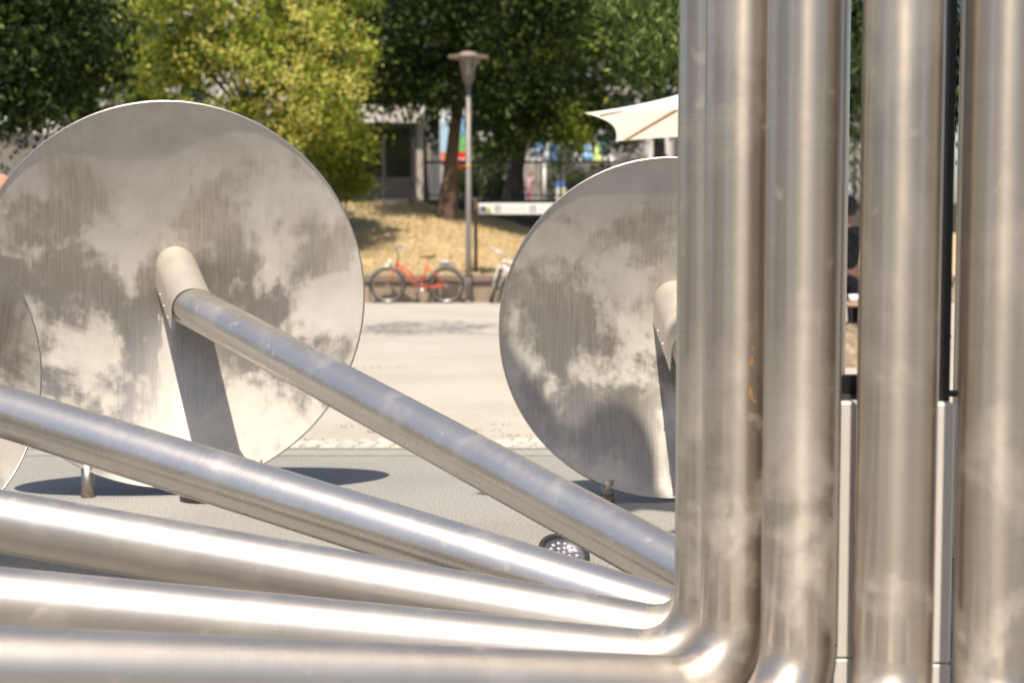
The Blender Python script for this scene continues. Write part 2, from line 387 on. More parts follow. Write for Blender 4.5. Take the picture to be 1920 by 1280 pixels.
def horn(idx, theta, label, end, zend, H, reach, dish=None, seed=None, base=None, zf=ZC, upper=0):
    """one pipe: upright in the ring, elbow at its foot, slanting run and (where it has one) the dish it ends in"""
    th = R(theta); out = Vector((-math.sin(th), -math.cos(th), 0)); b = Vector((*base, 0)) if base else RC + out * RR
    seed = seed or idx
    t = thing('steel_pipe', (b.x, b.y, 0), label, 'steel pipe', 'pipes of the steel sculpture'); O = t.location
    smu = steel('steel_upright_%d' % idx, seed, patch=(.47, .62), dust=.52, dmin=.08, aniso=.75, rough=(.29, .46), lowdust=True, brush=(1.2, 240))
    rr_, dm_, an_ = ((.22, .30), .14, 0.0) if idx in (1, 3) else ((.39, .45), .08, .1)
    smp = steel('steel_run_%d' % idx, seed + 20, patch=(.50, .70), rough=rr_, dust=.24, dmin=dm_, aniso=an_, cols=((.66, .63, .595), (.50, .47, .435)) if idx in (1, 3) else ((.53, .50, .465), (.36, .335, .305)))
    foot = Vector((b.x, b.y, zf)); E = Vector((end[0], end[1], zend)); u = (E - foot).normalized()
    arc = fillet(foot, Vector((0, 0, -1)), u, .205)
    top = Vector((b.x, b.y, H)); o2 = (out + Vector((0, 0, .9 if upper else .15))).normalized()
    MB().tube([arc[0] + Vector((0, 0, 0)), Vector((b.x, b.y, 1.2)), Vector((b.x, b.y, 2.6)), Vector((b.x, b.y, H - .6))], PR, 56, cap=False).build('upright_pipe', smu, t, O)
    tb = fillet(top, Vector((0, 0, 1)), o2, .35)
    tipp = top + o2 * max(reach, .4)
    MB().tube([Vector((b.x, b.y, H - .6))] + tb + [tipp], PR, 32, cap=False).build('top_bend', smu, t, O)
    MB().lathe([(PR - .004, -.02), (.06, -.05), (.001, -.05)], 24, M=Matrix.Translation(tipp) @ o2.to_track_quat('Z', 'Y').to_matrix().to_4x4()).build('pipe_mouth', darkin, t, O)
    if upper:
        ud = MB(); pr_ = [(max(.002, upper * i / 14), -.30 * (upper * upper - (upper * i / 14) ** 2)) for i in range(15)]
        MU = Matrix.Translation(tipp) @ o2.to_track_quat('Z', 'Y').to_matrix().to_4x4() @ Matrix.Translation((0, 0, .12))
        ud.lathe(pr_, 64, M=MU); ud.lathe([(r, z - .006) for r, z in pr_][::-1], 64, M=MU); ud.build('upper_dish', smu, t, O)
    MB().tube(arc, PR + .0002, 56, cap=False).build('elbow', steel('steel_elbow_%d' % idx, seed, patch=(.47, .62), dust=.48, dmin=.10, aniso=.5, rough=(.34, .46), lowdust=True, brush=(1.2, 240)), t, O)
    for p, d in ((arc[-1], u),):
        MB().tube([p - d * .0015, p + d * .0015], PR + .0009, 48, cap=False).build('weld_seam', weld, t, O)
    MB().tube([arc[-1], arc[-1] + u * 1.2, arc[-1] + u * 2.4, E] if (E - arc[-1]).length > 3 else [arc[-1], E], PR, 56, cap=dish is None).build('slanted_pipe', smp, t, O)
    if not dish: return t
    c, Rd, psi, h0, lime = dish['c'], dish['R'], R(dish['psi']), dish.get('h0'), dish.get('lime')
    Mx = dish_matrix(c, psi, R(dish.get('tilt', 0))); ka, kb = .15, .152 * 1.06 / Rd
    dm = steel('steel_dish_%d' % idx, dish.get('seed', seed + 60), dish=True, lime=lime, patch=dish.get('patch', (.45, .57)), rough=(.36, .50), dust=.84, dmin=.13, aniso=.5, brush=(2.0, 110))
    ns = 28; prof = [(max(.002, Rd * i / ns), -ka * (Rd - Rd * i / ns) - kb * (Rd * Rd - (Rd * i / ns) ** 2)) for i in range(ns + 1)]
    k = (ka * Rd + kb * Rd * Rd) / (Rd * Rd)
    mb = MB(); mb.lathe(prof, 160); mb.lathe([(r, z - .006) for r, z in prof][::-1], 96)
    d = mb.build('dish', dm, t); d.matrix_local = Matrix.Translation(-Vector(O)) @ Mx
    rimo = MB().lathe([(Rd - .001, -.010), (Rd + .007, -.010), (Rd + .009, -.003), (Rd + .007, .003), (Rd - .001, .003)], 160, closed=True).build('rim', plain('rim_steel', (.58, .55, .50), .36, metal=1), d)
    # hood over the joint of pipe and dish: an inverted U of sheet steel, open below
    n3 = Mx.to_3x3() @ Vector((0, 0, 1)); up = Mx.to_3x3() @ Vector((0, 1, 0)); rt_ = Mx.to_3x3() @ Vector((1, 0, 0))
    if h0 is None: h0 = c + up * .13 - n3 * (k * Rd * Rd - .02)
    E2 = E + u * -.035
    ax = (E2 - h0).normalized(); sd = ax.cross(Vector((0, 0, 1))).normalized(); upv = sd.cross(ax).normalized()
    sec = [(-.113, -.115)] + [(-.113 * math.cos(a), .113 * math.sin(a)) for a in np.linspace(0, math.pi, 19)] + [(.113, -.115)]
    secs = sec + [(x * .965, y * .965 if y > 0 else y) for x, y in sec[::-1]]
    hb = MB(); n = len(secs); vs = []
    a0, a1 = h0 - ax * .12, E2 + ax * .03
    for q in (a0, a1): vs += [q + sd * x + upv * y for x, y in secs]
    hb.add(vs, [(i, (i + 1) % n, (i + 1) % n + n, i + n) for i in range(n)], [[(i / n, 0), ((i + 1) / n, 0), ((i + 1) / n, .5), (i / n, .5)] for i in range(n)], True)
    hb.add([vs[n + i] for i in range(n)], [(i, i + 1, n - 2 - i, n - 1 - i) for i in range(n // 2 - 1)])
    ho = hb.build('hood', steel('steel_hood_%d' % idx, seed + 80, patch=(.5, .66), dust=.62, dmin=.42, rough=(.36, .42), aniso=.0, cols=((.66, .63, .59), (.54, .51, .47))), t, O)
    md = ho.modifiers.new('edge', 'EDGE_SPLIT'); md.split_angle = R(40)
    for s_ in (-1, 1):
        for f_ in (.35, .6, .85):
            rb = MB(); rivet(rb, a0.lerp(a1, f_) + sd * (.114 * s_) + upv * -.088, .006); rb.build('rivet', rivm, ho, O)
    # stub legs under the dish
    for s_ in (-1, 1):
        q = c + rt_ * (s_ * dish.get('leg', .42) * Rd) - n3 * .03
        zt = c.z - math.sqrt(Rd * Rd - (dish.get('leg', .42) * Rd) ** 2) + .03
        lg = MB().tube([(q.x, q.y, .03), (q.x, q.y, .05), (q.x, q.y, zt)], [.036, .034, .036], 24).build('support_leg', plain('leg_steel', (.40, .355, .30), .42, metal=1, scale=20), t, O)
        MB().lathe([(.032, .0), (.040, .002), (.039, .012), (.035, .022), (.038, .03), (.034, .04)], 24, M=Matrix.Translation((q.x, q.y, 0))).build('weld_ring', plain('leg_weld', (.42, .36, .28), .45, metal=.9, scale=40, var=.5), lg, O)
    return t
def pos(px, py, Y): return at(px, py, Y)
# dish 1 (left), dish 2 (behind the uprights), dish 3 (cut by the left edge)
D1 = dict(c=at(320, 555, 8.75), R=1.052, psi=9, h0=at(334, 508, 8.97), lime=(-.035, .035, -.10, -.78), seed=61.3, leg=.44, patch=(.45, .57))
D2 = dict(c=at(1256, 617, 8.52), R=.905, psi=1, h0=at(1268, 575, 8.70), seed=75.2, leg=.36, patch=(.45, .57))
D3 = dict(c=at(-132, 719, 6.85), R=.655, psi=62, seed=68.1)
EA = at(354, 571, 8.46); E2_ = at(1296, 648, 8.22)
b3 = D3['c']; EB = at(-88, 742, 6.70)
horn(1, 150, 'steel pipe rising diagonally to the large whole dish at left', (EA.x, EA.y), EA.z, 5.0, .4, D1, base=(.922, 5.595), zf=.095)
horn(2, 166, 'steel pipe ending in the dish partly hidden behind the upright pipes', (E2_.x, E2_.y), E2_.z, 5.2, .4, D2, base=(1.052, 5.55))
horn(3, 128.5, 'slanting steel pipe that leads to the dish cut off by the left edge', (EB.x, EB.y), EB.z, 4.8, .4, D3, base=(.76, 5.31), zf=.10)
def side_dish(theta, t, zc, Rd, off=.25):
    th = R(theta); o = Vector((-math.sin(th), -math.cos(th), 0)); e = OLD[0] + o * (OLD[1] + t); c = e + o * off
    return (e.x, e.y), dict(c=Vector((c.x, c.y, zc)), R=Rd, psi=math.degrees(math.atan2(-o.x, o.y)))
for i, th, lab, ln, ze, zc, Rd, H, rc in (
        (4, 107, 'slanting steel pipe just under the pipe of the cut-off dish', 3.9, .69, .60, .55, 6.6, 1.5),
        (5, 85.5, 'leftmost upright steel pipe, its foot bending into a low pipe leftward', 3.9, .58, .62, .57, 7.3, .80),
        (6, 64, 'second upright steel pipe from the left, with small orange rust marks', 3.6, .69, .70, .60, 9.0, .5)):
    e, d = side_dish(th, ln, zc, Rd)
    if i == 4: e = (-3.19, 5.63); d['c'] = Vector((-3.43, 5.66, zc + .1)); d['psi'] = 83
    horn(i, {4: 114.3, 5: 90.8, 6: 67.3}[i], lab, e, ze, H, rc, d, upper=.36 if i == 5 else 0)
for i, th, lab, ln, ze, H, rc in (
        (7, 44.4, 'third upright steel pipe from the left, widest before the open gap', 1.2, .20, 8.4, .4),
        (8, 20.3, 'fourth upright steel pipe from the left, between the two narrow gaps', .9, .17, 7.6, .4),
        (9, -3.2, 'rightmost upright steel pipe, cut off by the right edge', .9, .17, 7.4, .4),
        (10, 213, 'shaded upright steel pipe glimpsed left of the rightmost pipe', 2.2, .5, 6.0, .4)):
    o = Vector((-math.sin(R(th)), -math.cos(R(th)), 0)); e = RC + o * (RR + ln); horn(i, th, lab, (e.x, e.y), ze, H, rc)
# rust marks on the second upright
p2 = [o for o in bpy.data.objects if o.name.startswith('steel_pipe') and o.get('label', '').startswith('second')][0]
rust = plain('rust_mark', (.36, .19, .08), .7, scale=60, var=.4)
for px, py, lw, lh, sl in ((1413, 672, 9, 18, -.5), (1411, 732, 9, 26, .4), (1415, 650, 5, 8, -.3), (1418, 745, 7, 7, 0)):
    q = at(px - 12, py, 4.62); dx = q.x - p2.location.x; a = math.asin(max(-.95, min(.95, dx / PR))); mb = MB(); vs = []
    for k in range(10):
        an = k / 10 * 6.283; rr_ = 1 + .25 * math.sin(k * 5.1 + px)
        hx = math.cos(an) * lw / 2 / 650 * rr_; hz = math.sin(an) * lh / 2 / 650 * rr_; hx += sl * hz * -.6
        aa = a + hx / PR / max(.3, math.cos(a)); vs.append((p2.location.x + math.sin(aa) * (PR + .0008), p2.location.y - math.cos(aa) * (PR + .0008), q.z + hz))
    mb.add(vs, [tuple(range(10))]); mb.build('rust_mark', rust, p2, p2.location)

# plinth blocks, base and black frame inside the ring of pipes
stone = plain('pale_plinth', (.72, .67, .61), .5, scale=4, var=.08)
for lab, x0, x1, yb, zj, zt in (('pale plinth block glimpsed in the left gap between uprights', .79, 1.008, 4.65, .218, .978), ('pale plinth block with a black post on it, in the right gap', 1.08, 1.283, 4.60, .216, .980)):
    t = thing('plinth', ((x0 + x1) / 2, yb + .1, 0), lab, 'plinth', 'plinths inside the pipe ring')
    MB().box(((x0 + x1) / 2, yb + .11, (zj + zt) / 2), (x1 - x0, .22, zt - zj), bev=.006).build('upper_block', stone, t, t.location, fix=True)
    MB().box(((x0 + x1) / 2 - .004, yb + .109, zj / 2 - .002), (x1 - x0 + .004, .226, zj - .004), bev=.004).build('base_block', stone, t, t.location, fix=True)
blk = plain('black_steel', (.012, .012, .013), .45)
t = thing('black_frame', (1.2, 4.8, .98), 'black steel post with crossbars standing on the plinth blocks', 'frame')
MB().box((1.235, 4.70, 2.48), (.09, .09, 3.0)).build('post', blk, t, t.location)
MB().box((1.235, 4.699, 1.17), (.093, .094, .006)).build('post_joint', darkin, t, t.location)
MB().box((1.01, 4.78, 1.012), (.34, .06, .066)).build('crossbar', blk, t, t.location)
MB().box((1.01, 4.715, .986), (.34, .05, .012)).build('crossbar', plain('dark_bar', (.05, .048, .045), .4), t, t.location)
MB().box((1.42, 4.78, .99), (.30, .04, .016)).build('crossbar', blk, t, t.location)

# floor spotlights
def spot(px, py, label, nrm, size=.118, lift=.03):
    g = gnd(px, py); t = thing('floor_spotlight', g, label, 'spotlight', 'spotlights set in the asphalt')
    q = Vector(nrm).normalized().to_track_quat('Z', 'Y').to_matrix().to_4x4(); M0 = Matrix.Translation((g.x, g.y, lift)) @ q
    MB().lathe([(size * .80, .012), (size * .84, .020), (size * .97, .020), (size, .012), (size, -.05), (size * .9, -.06)], 40, M=M0).build('housing_ring', plain('spot_housing', (.045, .043, .045), .45, metal=.4), t, g)
    MB().lathe([(.0005, .004), (size * .80, .004), (size * .80, .012)], 40, M=M0).build('reflector', plain('spot_plate', (.16, .155, .18), .35, metal=.5), t, g)
    lm = plain('led_lens', (.80, .78, .80), .08, metal=.6)
    pts = [(0, 0)] + [(.030 * math.cos(a), .030 * math.sin(a)) for a in np.arange(6) * math.pi / 3] + [(.060 * math.cos(a), .060 * math.sin(a)) for a in np.arange(12) * math.pi / 6]
    for x, y in pts:
        MB().lathe([(.0005, .012), (.006, .0105), (.010, .004)], 10, M=M0 @ Matrix.Translation((x, y, .004))).build('led_lens', lm, t, g)
spot(1057, 1050, 'round floor spotlight with small lenses beneath the crossing pipes', (.22, -.42, .8))
spot(386, 936, 'floor spotlight mostly hidden behind the cut-off dish pipe', (0, 0, 1), .14, .012)

# ================================================================== TREES
def crown(name, blobs, leaf, mat, parent, org, seed, aspect=2.2, droop=0.0):
    """many leaf faces in clumps spread through a set of ellipsoids. blob: (centre, radii, clumps, leaves per clump, clump radius)"""
    g = np.random.default_rng(seed); VV = []; tips = []
    for c, r, nc, nl, cr in blobs:
        d = g.normal(size=(nc, 3)); d /= np.linalg.norm(d, axis=1)[:, None]
        cc = np.array(c) + d * np.array(r) * (g.uniform(.15, 1, (nc, 1)) ** .5)
        tips.append(cc)
        k = np.repeat(np.arange(nc), nl); sz = g.uniform(.6, 1.35, nc)[k] * cr
        e = g.normal(size=(len(k), 3)) * .5; P = cc[k] + e * sz[:, None] * np.array([1, 1, .75]); P[:, 2] -= droop * (e[:, 0] ** 2 + e[:, 1] ** 2) * sz
        ax = g.normal(size=(len(k), 3)); ax[:, 2] -= .5 + droop; ax /= np.linalg.norm(ax, axis=1)[:, None]
        nr = g.normal(size=(len(k), 3)) * .8; nr[:, 2] += .9; nr[:, 1] -= .35
        s = np.cross(ax, nr); s /= np.linalg.norm(s, axis=1)[:, None]
        L = leaf * g.uniform(.6, 1.3, (len(k), 1)); W = L / aspect
        VV.append(np.stack([P - ax * L * .5, P + s * W * .5, P + ax * L * .5, P - s * W * .5], 1))
    V = np.concatenate(VV); n = len(V)
    o = npmesh(name, V.reshape(-1, 3), np.arange(n * 4).reshape(-1, 4), mat, parent, org)
    return o, np.concatenate(tips)
bark = plain('bark', (.085, .062, .048), .9, scale=7, bump=.8, bscale=14)
bark2 = plain('red_brown_bark', (.12, .075, .055), .9, scale=7, bump=.8, bscale=14)
def tree(name, base, trunk, rad, blobs, leaf, mat, label, seed, group='trees behind the plaza', bk=bark, limbs=14, extra=None, aspect=2.2, droop=0.0, cat='tree'):
    t = thing(name, base, label, cat, group)
    co, tips = crown('crown', blobs, leaf, mat, t, base, seed, aspect, droop)
    g = random.Random(seed); mb = MB(); P = [Vector(p) for p in trunk]; m = len(P)
    rr = [rad * (1.5 if i == 0 else 1 - .62 * i / (m - 1)) for i in range(m)]
    mb.tube(P, rr, 12, cap=False); mb.build('trunk', bk, t, base)
    idx = g.sample(range(len(tips)), min(limbs, len(tips))); lb = MB()
    for i in idx:
        e = Vector(tips[i]); s_ = P[g.randrange(max(1, m // 2), m)]
        mid = s_.lerp(e, .5) + Vector((g.uniform(-.2, .2), g.uniform(-.2, .2), .25))
        lb.tube([s_, mid, e], [rad * .34, rad * .2, rad * .05], 6, cap=False)
    lo = lb.build('limbs', bk, t, base); stuffp(lo)
    if extra: extra(t, base)
    return t
lf_gold = leafmat('leaf_yellow_green', (.27, .33, .045), (.13, .195, .03), (.46, .47, .07), .45)
lf_flower = leafmat('blossom_yellow', (.68, .66, .19), (.55, .58, .14), (.62, .40, .06), .35)
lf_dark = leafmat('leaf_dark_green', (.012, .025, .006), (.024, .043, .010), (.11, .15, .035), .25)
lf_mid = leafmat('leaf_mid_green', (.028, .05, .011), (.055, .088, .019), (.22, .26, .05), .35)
lf_soft = leafmat('leaf_soft_green', (.14, .20, .055), (.07, .115, .03), (.26, .32, .10), .4)

def blos(t, base):
    crown('blossoms', [((-5.6, 33.0, 5.9), (2.5, 1.5, 2.6), 120, 46, .34), ((-4.3, 32.4, 4.7), (1.4, 1.1, 1.7), 90, 46, .32)], .062, lf_flower, t, base, 91, 1.2)
b = Vector((-5.6, 34.2, bankz(-5.6, 34.2) - .05))
tree('golden_tree', b, [b, b + Vector((.1, 0, 1.4)), b + Vector((0, .1, 2.8)), b + Vector((-.2, .1, 4.2))], .13,
     [((-5.6, 34, 6.6), (2.6, 1.7, 2.3), 84, 105, .68), ((-4.4, 33.5, 4.6), (1.5, 1.3, 1.8), 54, 100, .58), ((-7.3, 34, 4.9), (1.3, 1.2, .9), 26, 70, .55), ((-6.3, 33.6, 3.7), (1.1, .8, .5), 14, 60, .45)], .18, lf_gold,
     'yellow-green tree in blossom above the large left dish', 21, extra=blos, limbs=40)
b = Vector((-3.75, 36.2, bankz(-3.75, 36.2) - .05))
t = thing('shrub', b, 'dark leafy shrub with thin stems beside the glazed kiosk', 'shrub')
crown('foliage', [((-3.9, 36.0, 3.3), (.75, .6, 1.0), 95, 55, .35), ((-3.6, 36, 2.5), (.45, .4, .5), 30, 45, .3)], .13, lf_gold, t, b, 33)
for k in range(6):
    e = Vector((random.uniform(-.5, .5), random.uniform(-.3, .3), 1.6)); MB().tube([b + Vector((k * .05 - .12, 0, 0)), b + e * .5 + Vector((0, 0, .1)), b + e], [.022, .016, .008], 6, cap=False).build('stem', bark, t, b)
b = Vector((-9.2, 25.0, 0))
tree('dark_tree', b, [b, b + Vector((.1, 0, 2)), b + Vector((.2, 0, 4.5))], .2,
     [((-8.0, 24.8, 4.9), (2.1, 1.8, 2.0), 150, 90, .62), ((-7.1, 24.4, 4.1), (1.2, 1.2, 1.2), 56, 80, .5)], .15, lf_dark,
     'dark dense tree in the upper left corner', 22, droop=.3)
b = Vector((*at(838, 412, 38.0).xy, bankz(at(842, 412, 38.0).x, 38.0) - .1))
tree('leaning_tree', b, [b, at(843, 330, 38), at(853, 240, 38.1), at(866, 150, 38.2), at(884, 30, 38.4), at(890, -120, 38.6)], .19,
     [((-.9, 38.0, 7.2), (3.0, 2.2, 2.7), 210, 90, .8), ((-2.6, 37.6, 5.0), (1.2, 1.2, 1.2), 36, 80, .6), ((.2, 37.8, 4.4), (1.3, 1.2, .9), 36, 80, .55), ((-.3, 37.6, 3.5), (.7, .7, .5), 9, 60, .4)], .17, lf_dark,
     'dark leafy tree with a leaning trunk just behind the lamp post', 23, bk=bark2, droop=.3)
b = Vector((*at(962, 376, 44.0).xy, 2.0))
tree('broad_tree', b, [b, at(968, 320, 44), at(978, 255, 44), at(984, 180, 44.2), at(985, 60, 44.4), at(985, -90, 44.5)], .24,
     [((1.0, 43.8, 7.6), (3.8, 2.4, 3.2), 230, 90, .85), ((1.6, 43.4, 4.6), (1.3, 1.2, .9), 34, 80, .6), ((-.2, 43.4, 4.0), (.8, .8, .6), 12, 70, .5), ((2.6, 43.4, 4.2), (1.0, 1, .7), 16, 70, .5)], .18, lf_mid,
     'broad green tree with a thick dark trunk behind the railing', 24, droop=.3,
     extra=lambda t, base: crown('sunlit_branch', [((1.45, 41.9, 4.1), (.45, .4, .5), 9, 70, .42), ((1.9, 41.9, 3.6), (.3, .3, .35), 5, 60, .36), ((.6, 42.0, 6.9), (2.6, .5, 1.6), 16, 60, .45)], .17, lf_gold, t, base, 77))  # sunlight on these branches is put into a brighter leaf colour
b = Vector((3.3, 18.4, 0))
tree('plaza_tree', b, [b, b + Vector((0, 0, 1.6)), b + Vector((-.1, -.1, 3.2)), b + Vector((-.2, -.1, 5.2)), b + Vector((-.2, 0, 6.6))], .17,
     [((2.9, 17.4, 5.6), (1.9, 1.5, 1.9), 250, 60, .42), ((1.75, 17.0, 3.9), (.85, .8, .75), 34, 55, .32), ((2.4, 16.6, 3.3), (.9, .8, .55), 40, 55, .32), ((-1.9, 19.6, 7.2), (1.1, 1.6, .5), 40, 44, .42), ((.8, 18.6, 6.9), (.8, .6, .5), 12, 40, .4)], .125, lf_soft,
     'bright leafed tree hanging over the cream parasol', 25, limbs=46, aspect=2.8, droop=.6)
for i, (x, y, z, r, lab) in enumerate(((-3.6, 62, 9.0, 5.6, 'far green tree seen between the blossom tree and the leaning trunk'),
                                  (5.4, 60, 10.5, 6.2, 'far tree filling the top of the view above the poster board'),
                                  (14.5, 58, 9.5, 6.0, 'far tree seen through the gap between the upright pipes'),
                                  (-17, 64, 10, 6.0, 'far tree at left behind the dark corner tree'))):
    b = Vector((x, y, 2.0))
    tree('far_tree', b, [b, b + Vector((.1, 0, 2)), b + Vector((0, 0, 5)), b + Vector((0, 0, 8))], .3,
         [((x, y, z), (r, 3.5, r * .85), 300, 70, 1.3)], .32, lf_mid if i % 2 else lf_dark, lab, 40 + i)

# ================================================================== PLAZA FURNITURE
galv = plain('galvanised_grey', (.22, .20, .18), .5, metal=.3, scale=5)
g = gnd(879, 568) + Vector((0, -.12, 0))
t = thing('street_lamp', g, 'grey street lamp with flat round hood between the bicycles', 'street lamp')
zl = lambda py: at(879, py, g.y).z
MB().tube([(g.x, g.y, 0), (g.x, g.y, .9), (g.x + .005, g.y, zl(155))], [.062, .055, .046], 20).build('pole', galv, t, g)
MB().lathe([(.07, 0), (.085, .004), (.085, .03), (.064, .05)], 20, M=Matrix.Translation((g.x, g.y, 0))).build('base_collar', galv, t, g)
MB().lathe([(.066, -.06), (.072, -.05), (.072, .05), (.066, .06)], 20, M=Matrix.Translation((g.x, g.y, .42))).build('service_band', galv, t, g)
MT = Matrix.Translation((g.x, g.y, 0))
MB().lathe([(.046, zl(160)), (.10, zl(150)), (.115, zl(146))], 24, M=MT).build('lantern_base', plain('lantern_dark', (.14, .12, .11), .5), t, g)
MB().lathe([(.11, zl(147)), (.185, zl(111))], 24, M=MT).build('lantern_glass', glassmat('lantern_glass', (.75, .73, .70)), t, g)
for k in range(4):
    a = k * math.pi / 2 + .6; c_, s_ = math.cos(a), math.sin(a)
    MB().tube([(g.x + .112 * c_, g.y + .112 * s_, zl(147)), (g.x + .19 * c_, g.y + .19 * s_, zl(110))], .009, 6).build('lantern_rib', galv, t, g)
MB().tube([(g.x, g.y, zl(147)), (g.x, g.y, zl(113))], [.05, .04], 14).build('lamp_core', plain('lamp_core', (.62, .58, .54), .4), t, g)
MB().lathe([(.001, zl(109)), (.375, zl(109)), (.38, zl(108)), (.375, zl(105.5)), (.17, zl(103)), (.14, zl(99)), (.07, zl(97)), (.001, zl(96.5))], 36, M=MT).build('hood', plain('lamp_hood', (.26, .20, .165), .5, metal=.2), t, g)
# yellow tag on the pole
MB().tube([(g.x, g.y, zl(315)), (g.x, g.y, zl(309))], .052, 16).build('yellow_tag', plain('tag_yellow', (.55, .33, .04), .6), t, g)

# way-finding sign
q = at(893, 468, 31.6); zb = bankz(q.x, 31.6)
t = thing('direction_sign', (q.x, 31.6, zb), 'long white direction board on brown posts on the grass bank', 'sign'); O = t.location
bz0, bz1 = at(960, 402, 31.6).z, at(960, 381, 31.6).z; bx0 = at(897, 390, 31.6).x; bx1 = bx0 + 2.3
post = plain('brown_post', (.13, .07, .05), .6)
for xx in (q.x - .01, bx1 + .05):
    MB().box((xx, 31.62, (zb - .1 + bz1 + .1) / 2), (.075, .075, bz1 + .2 - zb)).build('post', post, t, O)
bd = MB().box(((bx0 + bx1) / 2, 31.6, (bz0 + bz1) / 2), (bx1 - bx0, .04, bz1 - bz0), bev=.008).build('board', plain('sign_white', (.72, .72, .68), .45, var=.05), t, O, fix=True)
ink = plain('sign_ink', (.10, .10, .11), .6); bm_ = (bz0 + bz1) / 2
def disc(x, z, r, m, nm, n=20):
    MB().prism([(r * math.cos(a), r * math.sin(a)) for a in np.linspace(0, 2 * math.pi, n, endpoint=False)], .003, Matrix.Translation((x, 31.577, z))).build(nm, m, bd, O)
disc(bx0 + .10, bm_, .055, plain('logo_blue', (.16, .26, .36), .5), 'emblem'); disc(bx0 + .21, bm_, .045, plain('logo_lime', (.62, .66, .10), .5), 'emblem')
MB().box((bx0 + .10, 31.5745, bm_), (.05, .002, .03)).build('emblem_bar', ink, bd, O)
def icon(x0):
    for dx in (0, .10): MB().box((x0 + dx, 31.577, bm_), (.014, .003, .12)).build('icon_bar', ink, bd, O)
    for dz in (-.055, 0, .055): MB().box((x0 + .05, 31.5765, bm_ + dz), (.08, .003, .014)).build('icon_bar', ink, bd, O)
icon(bx0 + .33); icon(bx0 + 1.02)
fnt = plain('sign_text_grey', (.55, .55, .53), .6, var=.02)
rs = random.Random(2)
for x0, x1 in ((.52, .95), (1.22, 2.1)):     # lettering too small to read in the photograph: faint strokes
    x = x0
    while x < x1:
        wl = rs.uniform(.012, .03); MB().box((bx0 + x, 31.5775, bm_ + .002), (wl, .002, rs.choice((.05, .05, .075)))).build('letter_stroke', fnt, bd, O); x += wl + .02

# bicycles --------------------------------------------------------
rub = plain('tyre_rubber', (.03, .029, .028), .75); chrome = plain('chrome', (.78, .77, .75), .12, metal=1)
alu = plain('aluminium', (.55, .54, .53), .35, metal=1); blackp = plain('black_plastic', (.02, .02, .02), .5)
fend = plain('fender_grey', (.42, .41, .42), .3, metal=.7)
def circ(c, r, n=40, ax='y'):
    return [Vector((c[0] + r * math.cos(a), c[1], c[2] + r * math.sin(a))) for a in np.linspace(0, 2 * math.pi, n, endpoint=False)]
def wheel(c, parent, r=.335, tyre=.02, T=None):
    T = T or (lambda p: p)
    w_ = MB().tube([T(p) for p in circ(c, r - tyre)], tyre, 10, closed=True).build('tyre', rub, parent)
    w_.name = 'wheel'
    MB().tube([T(p) for p in circ(c, r - 2.4 * tyre)], tyre * .62, 8, closed=True).build('rim', alu, w_)
    MB().tube([T(Vector((c[0], c[1] - .045, c[2]))), T(Vector((c[0], c[1] + .045, c[2])))], .022, 10).build('hub', alu, w_)
    for k in range(18):
        a = k * 2 * math.pi / 18 + .1; e = Vector((c[0] + (r - 2.6 * tyre) * math.cos(a), c[1], c[2] + (r - 2.6 * tyre) * math.sin(a)))
        MB().tube([T(Vector((c[0], c[1] + (.03 if k % 2 else -.03), c[2]))), T(e)], .0014, 4, cap=False).build('spoke', alu, w_)
def arc_pts(c, r, a0, a1, n=16): return [Vector((c[0] + r * math.cos(R(a)), c[1], c[2] + r * math.sin(R(a)))) for a in np.linspace(a0, a1, n)]
def tubes(name, lst, mat, parent, n=10):
    mb = MB()
    for path, r in lst: mb.tube(path, r, n)
    return mb.build(name, mat, parent)
# red step-through bicycle, facing left
rb_ = gnd(837, 568.5); redp = plain('red_frame_paint', (.62, .075, .035), .3, var=.1)
t = thing('red_bicycle', (rb_.x, rb_.y - .03, 0), 'red step-through bicycle with grey mudguards leaning on the low wall', 'bicycle', rz=math.pi)
t.rotation_euler = (R(-5), 0, math.pi)
rh, fh, bb = (0, 0, .335), (1.09, 0, .335), (.46, 0, .29)
wheel(rh, t); wheel(fh, t)
V3 = Vector
tubes('frame', [([(.905, 0, .80), (.935, 0, .70)], .021), ([(.92, 0, .73), (.80, 0, .60), (.64, 0, .42), (.46, 0, .285)], .019), ([(.915, 0, .76), (.78, 0, .67), (.62, 0, .53), (.50, 0, .47), (.40, 0, .46)], .016),
                ([bb, (.335, 0, .80)], .017), ([bb, (.23, .05, .31), rh], .011), ([bb, (.23, -.05, .31), rh], .011), ([(.36, 0, .70), (.18, .05, .52), rh], .009), ([(.36, 0, .70), (.18, -.05, .52), rh], .009)], redp, t)
tubes('fork', [([(.935, 0, .70), (.955, 0, .66)], .02), ([(.955, 0, .66), (.965, .05, .64), (1.02, .05, .48), fh], .011), ([(.955, 0, .66), (.965, -.05, .64), (1.02, -.05, .48), fh], .011)], redp, t)
MB().tube([(.905, 0, .80), (.885, 0, .93), (.90, 0, .96)], .013, 10).build('stem', plain('dark_stem', (.12, .07, .06), .4), t)
MB().tube([(.72, .27, 1.03), (.84, .24, 1.055), (.95, .16, 1.03), (.90, .04, .97), (.90, -.04, .97), (.95, -.16, 1.03), (.84, -.24, 1.055), (.72, -.27, 1.03)], .011, 10).build('handlebar', chrome, t)
for s_ in (-1, 1): MB().tube([(.70, .27 * s_, 1.025), (.81, .25 * s_, 1.045)], .016, 10).build('grip', plain('grip_grey', (.45, .44, .46), .5), t)
MB().lathe([(.001, .03), (.03, .022), (.034, 0), (.001, -.002)], 14, M=Matrix.Translation((.90, .06, 1.0))).build('bell', chrome, t)
MB().tube([(.335, 0, .80), (.318, 0, .87)], .012, 8).build('seat_post', chrome, t)
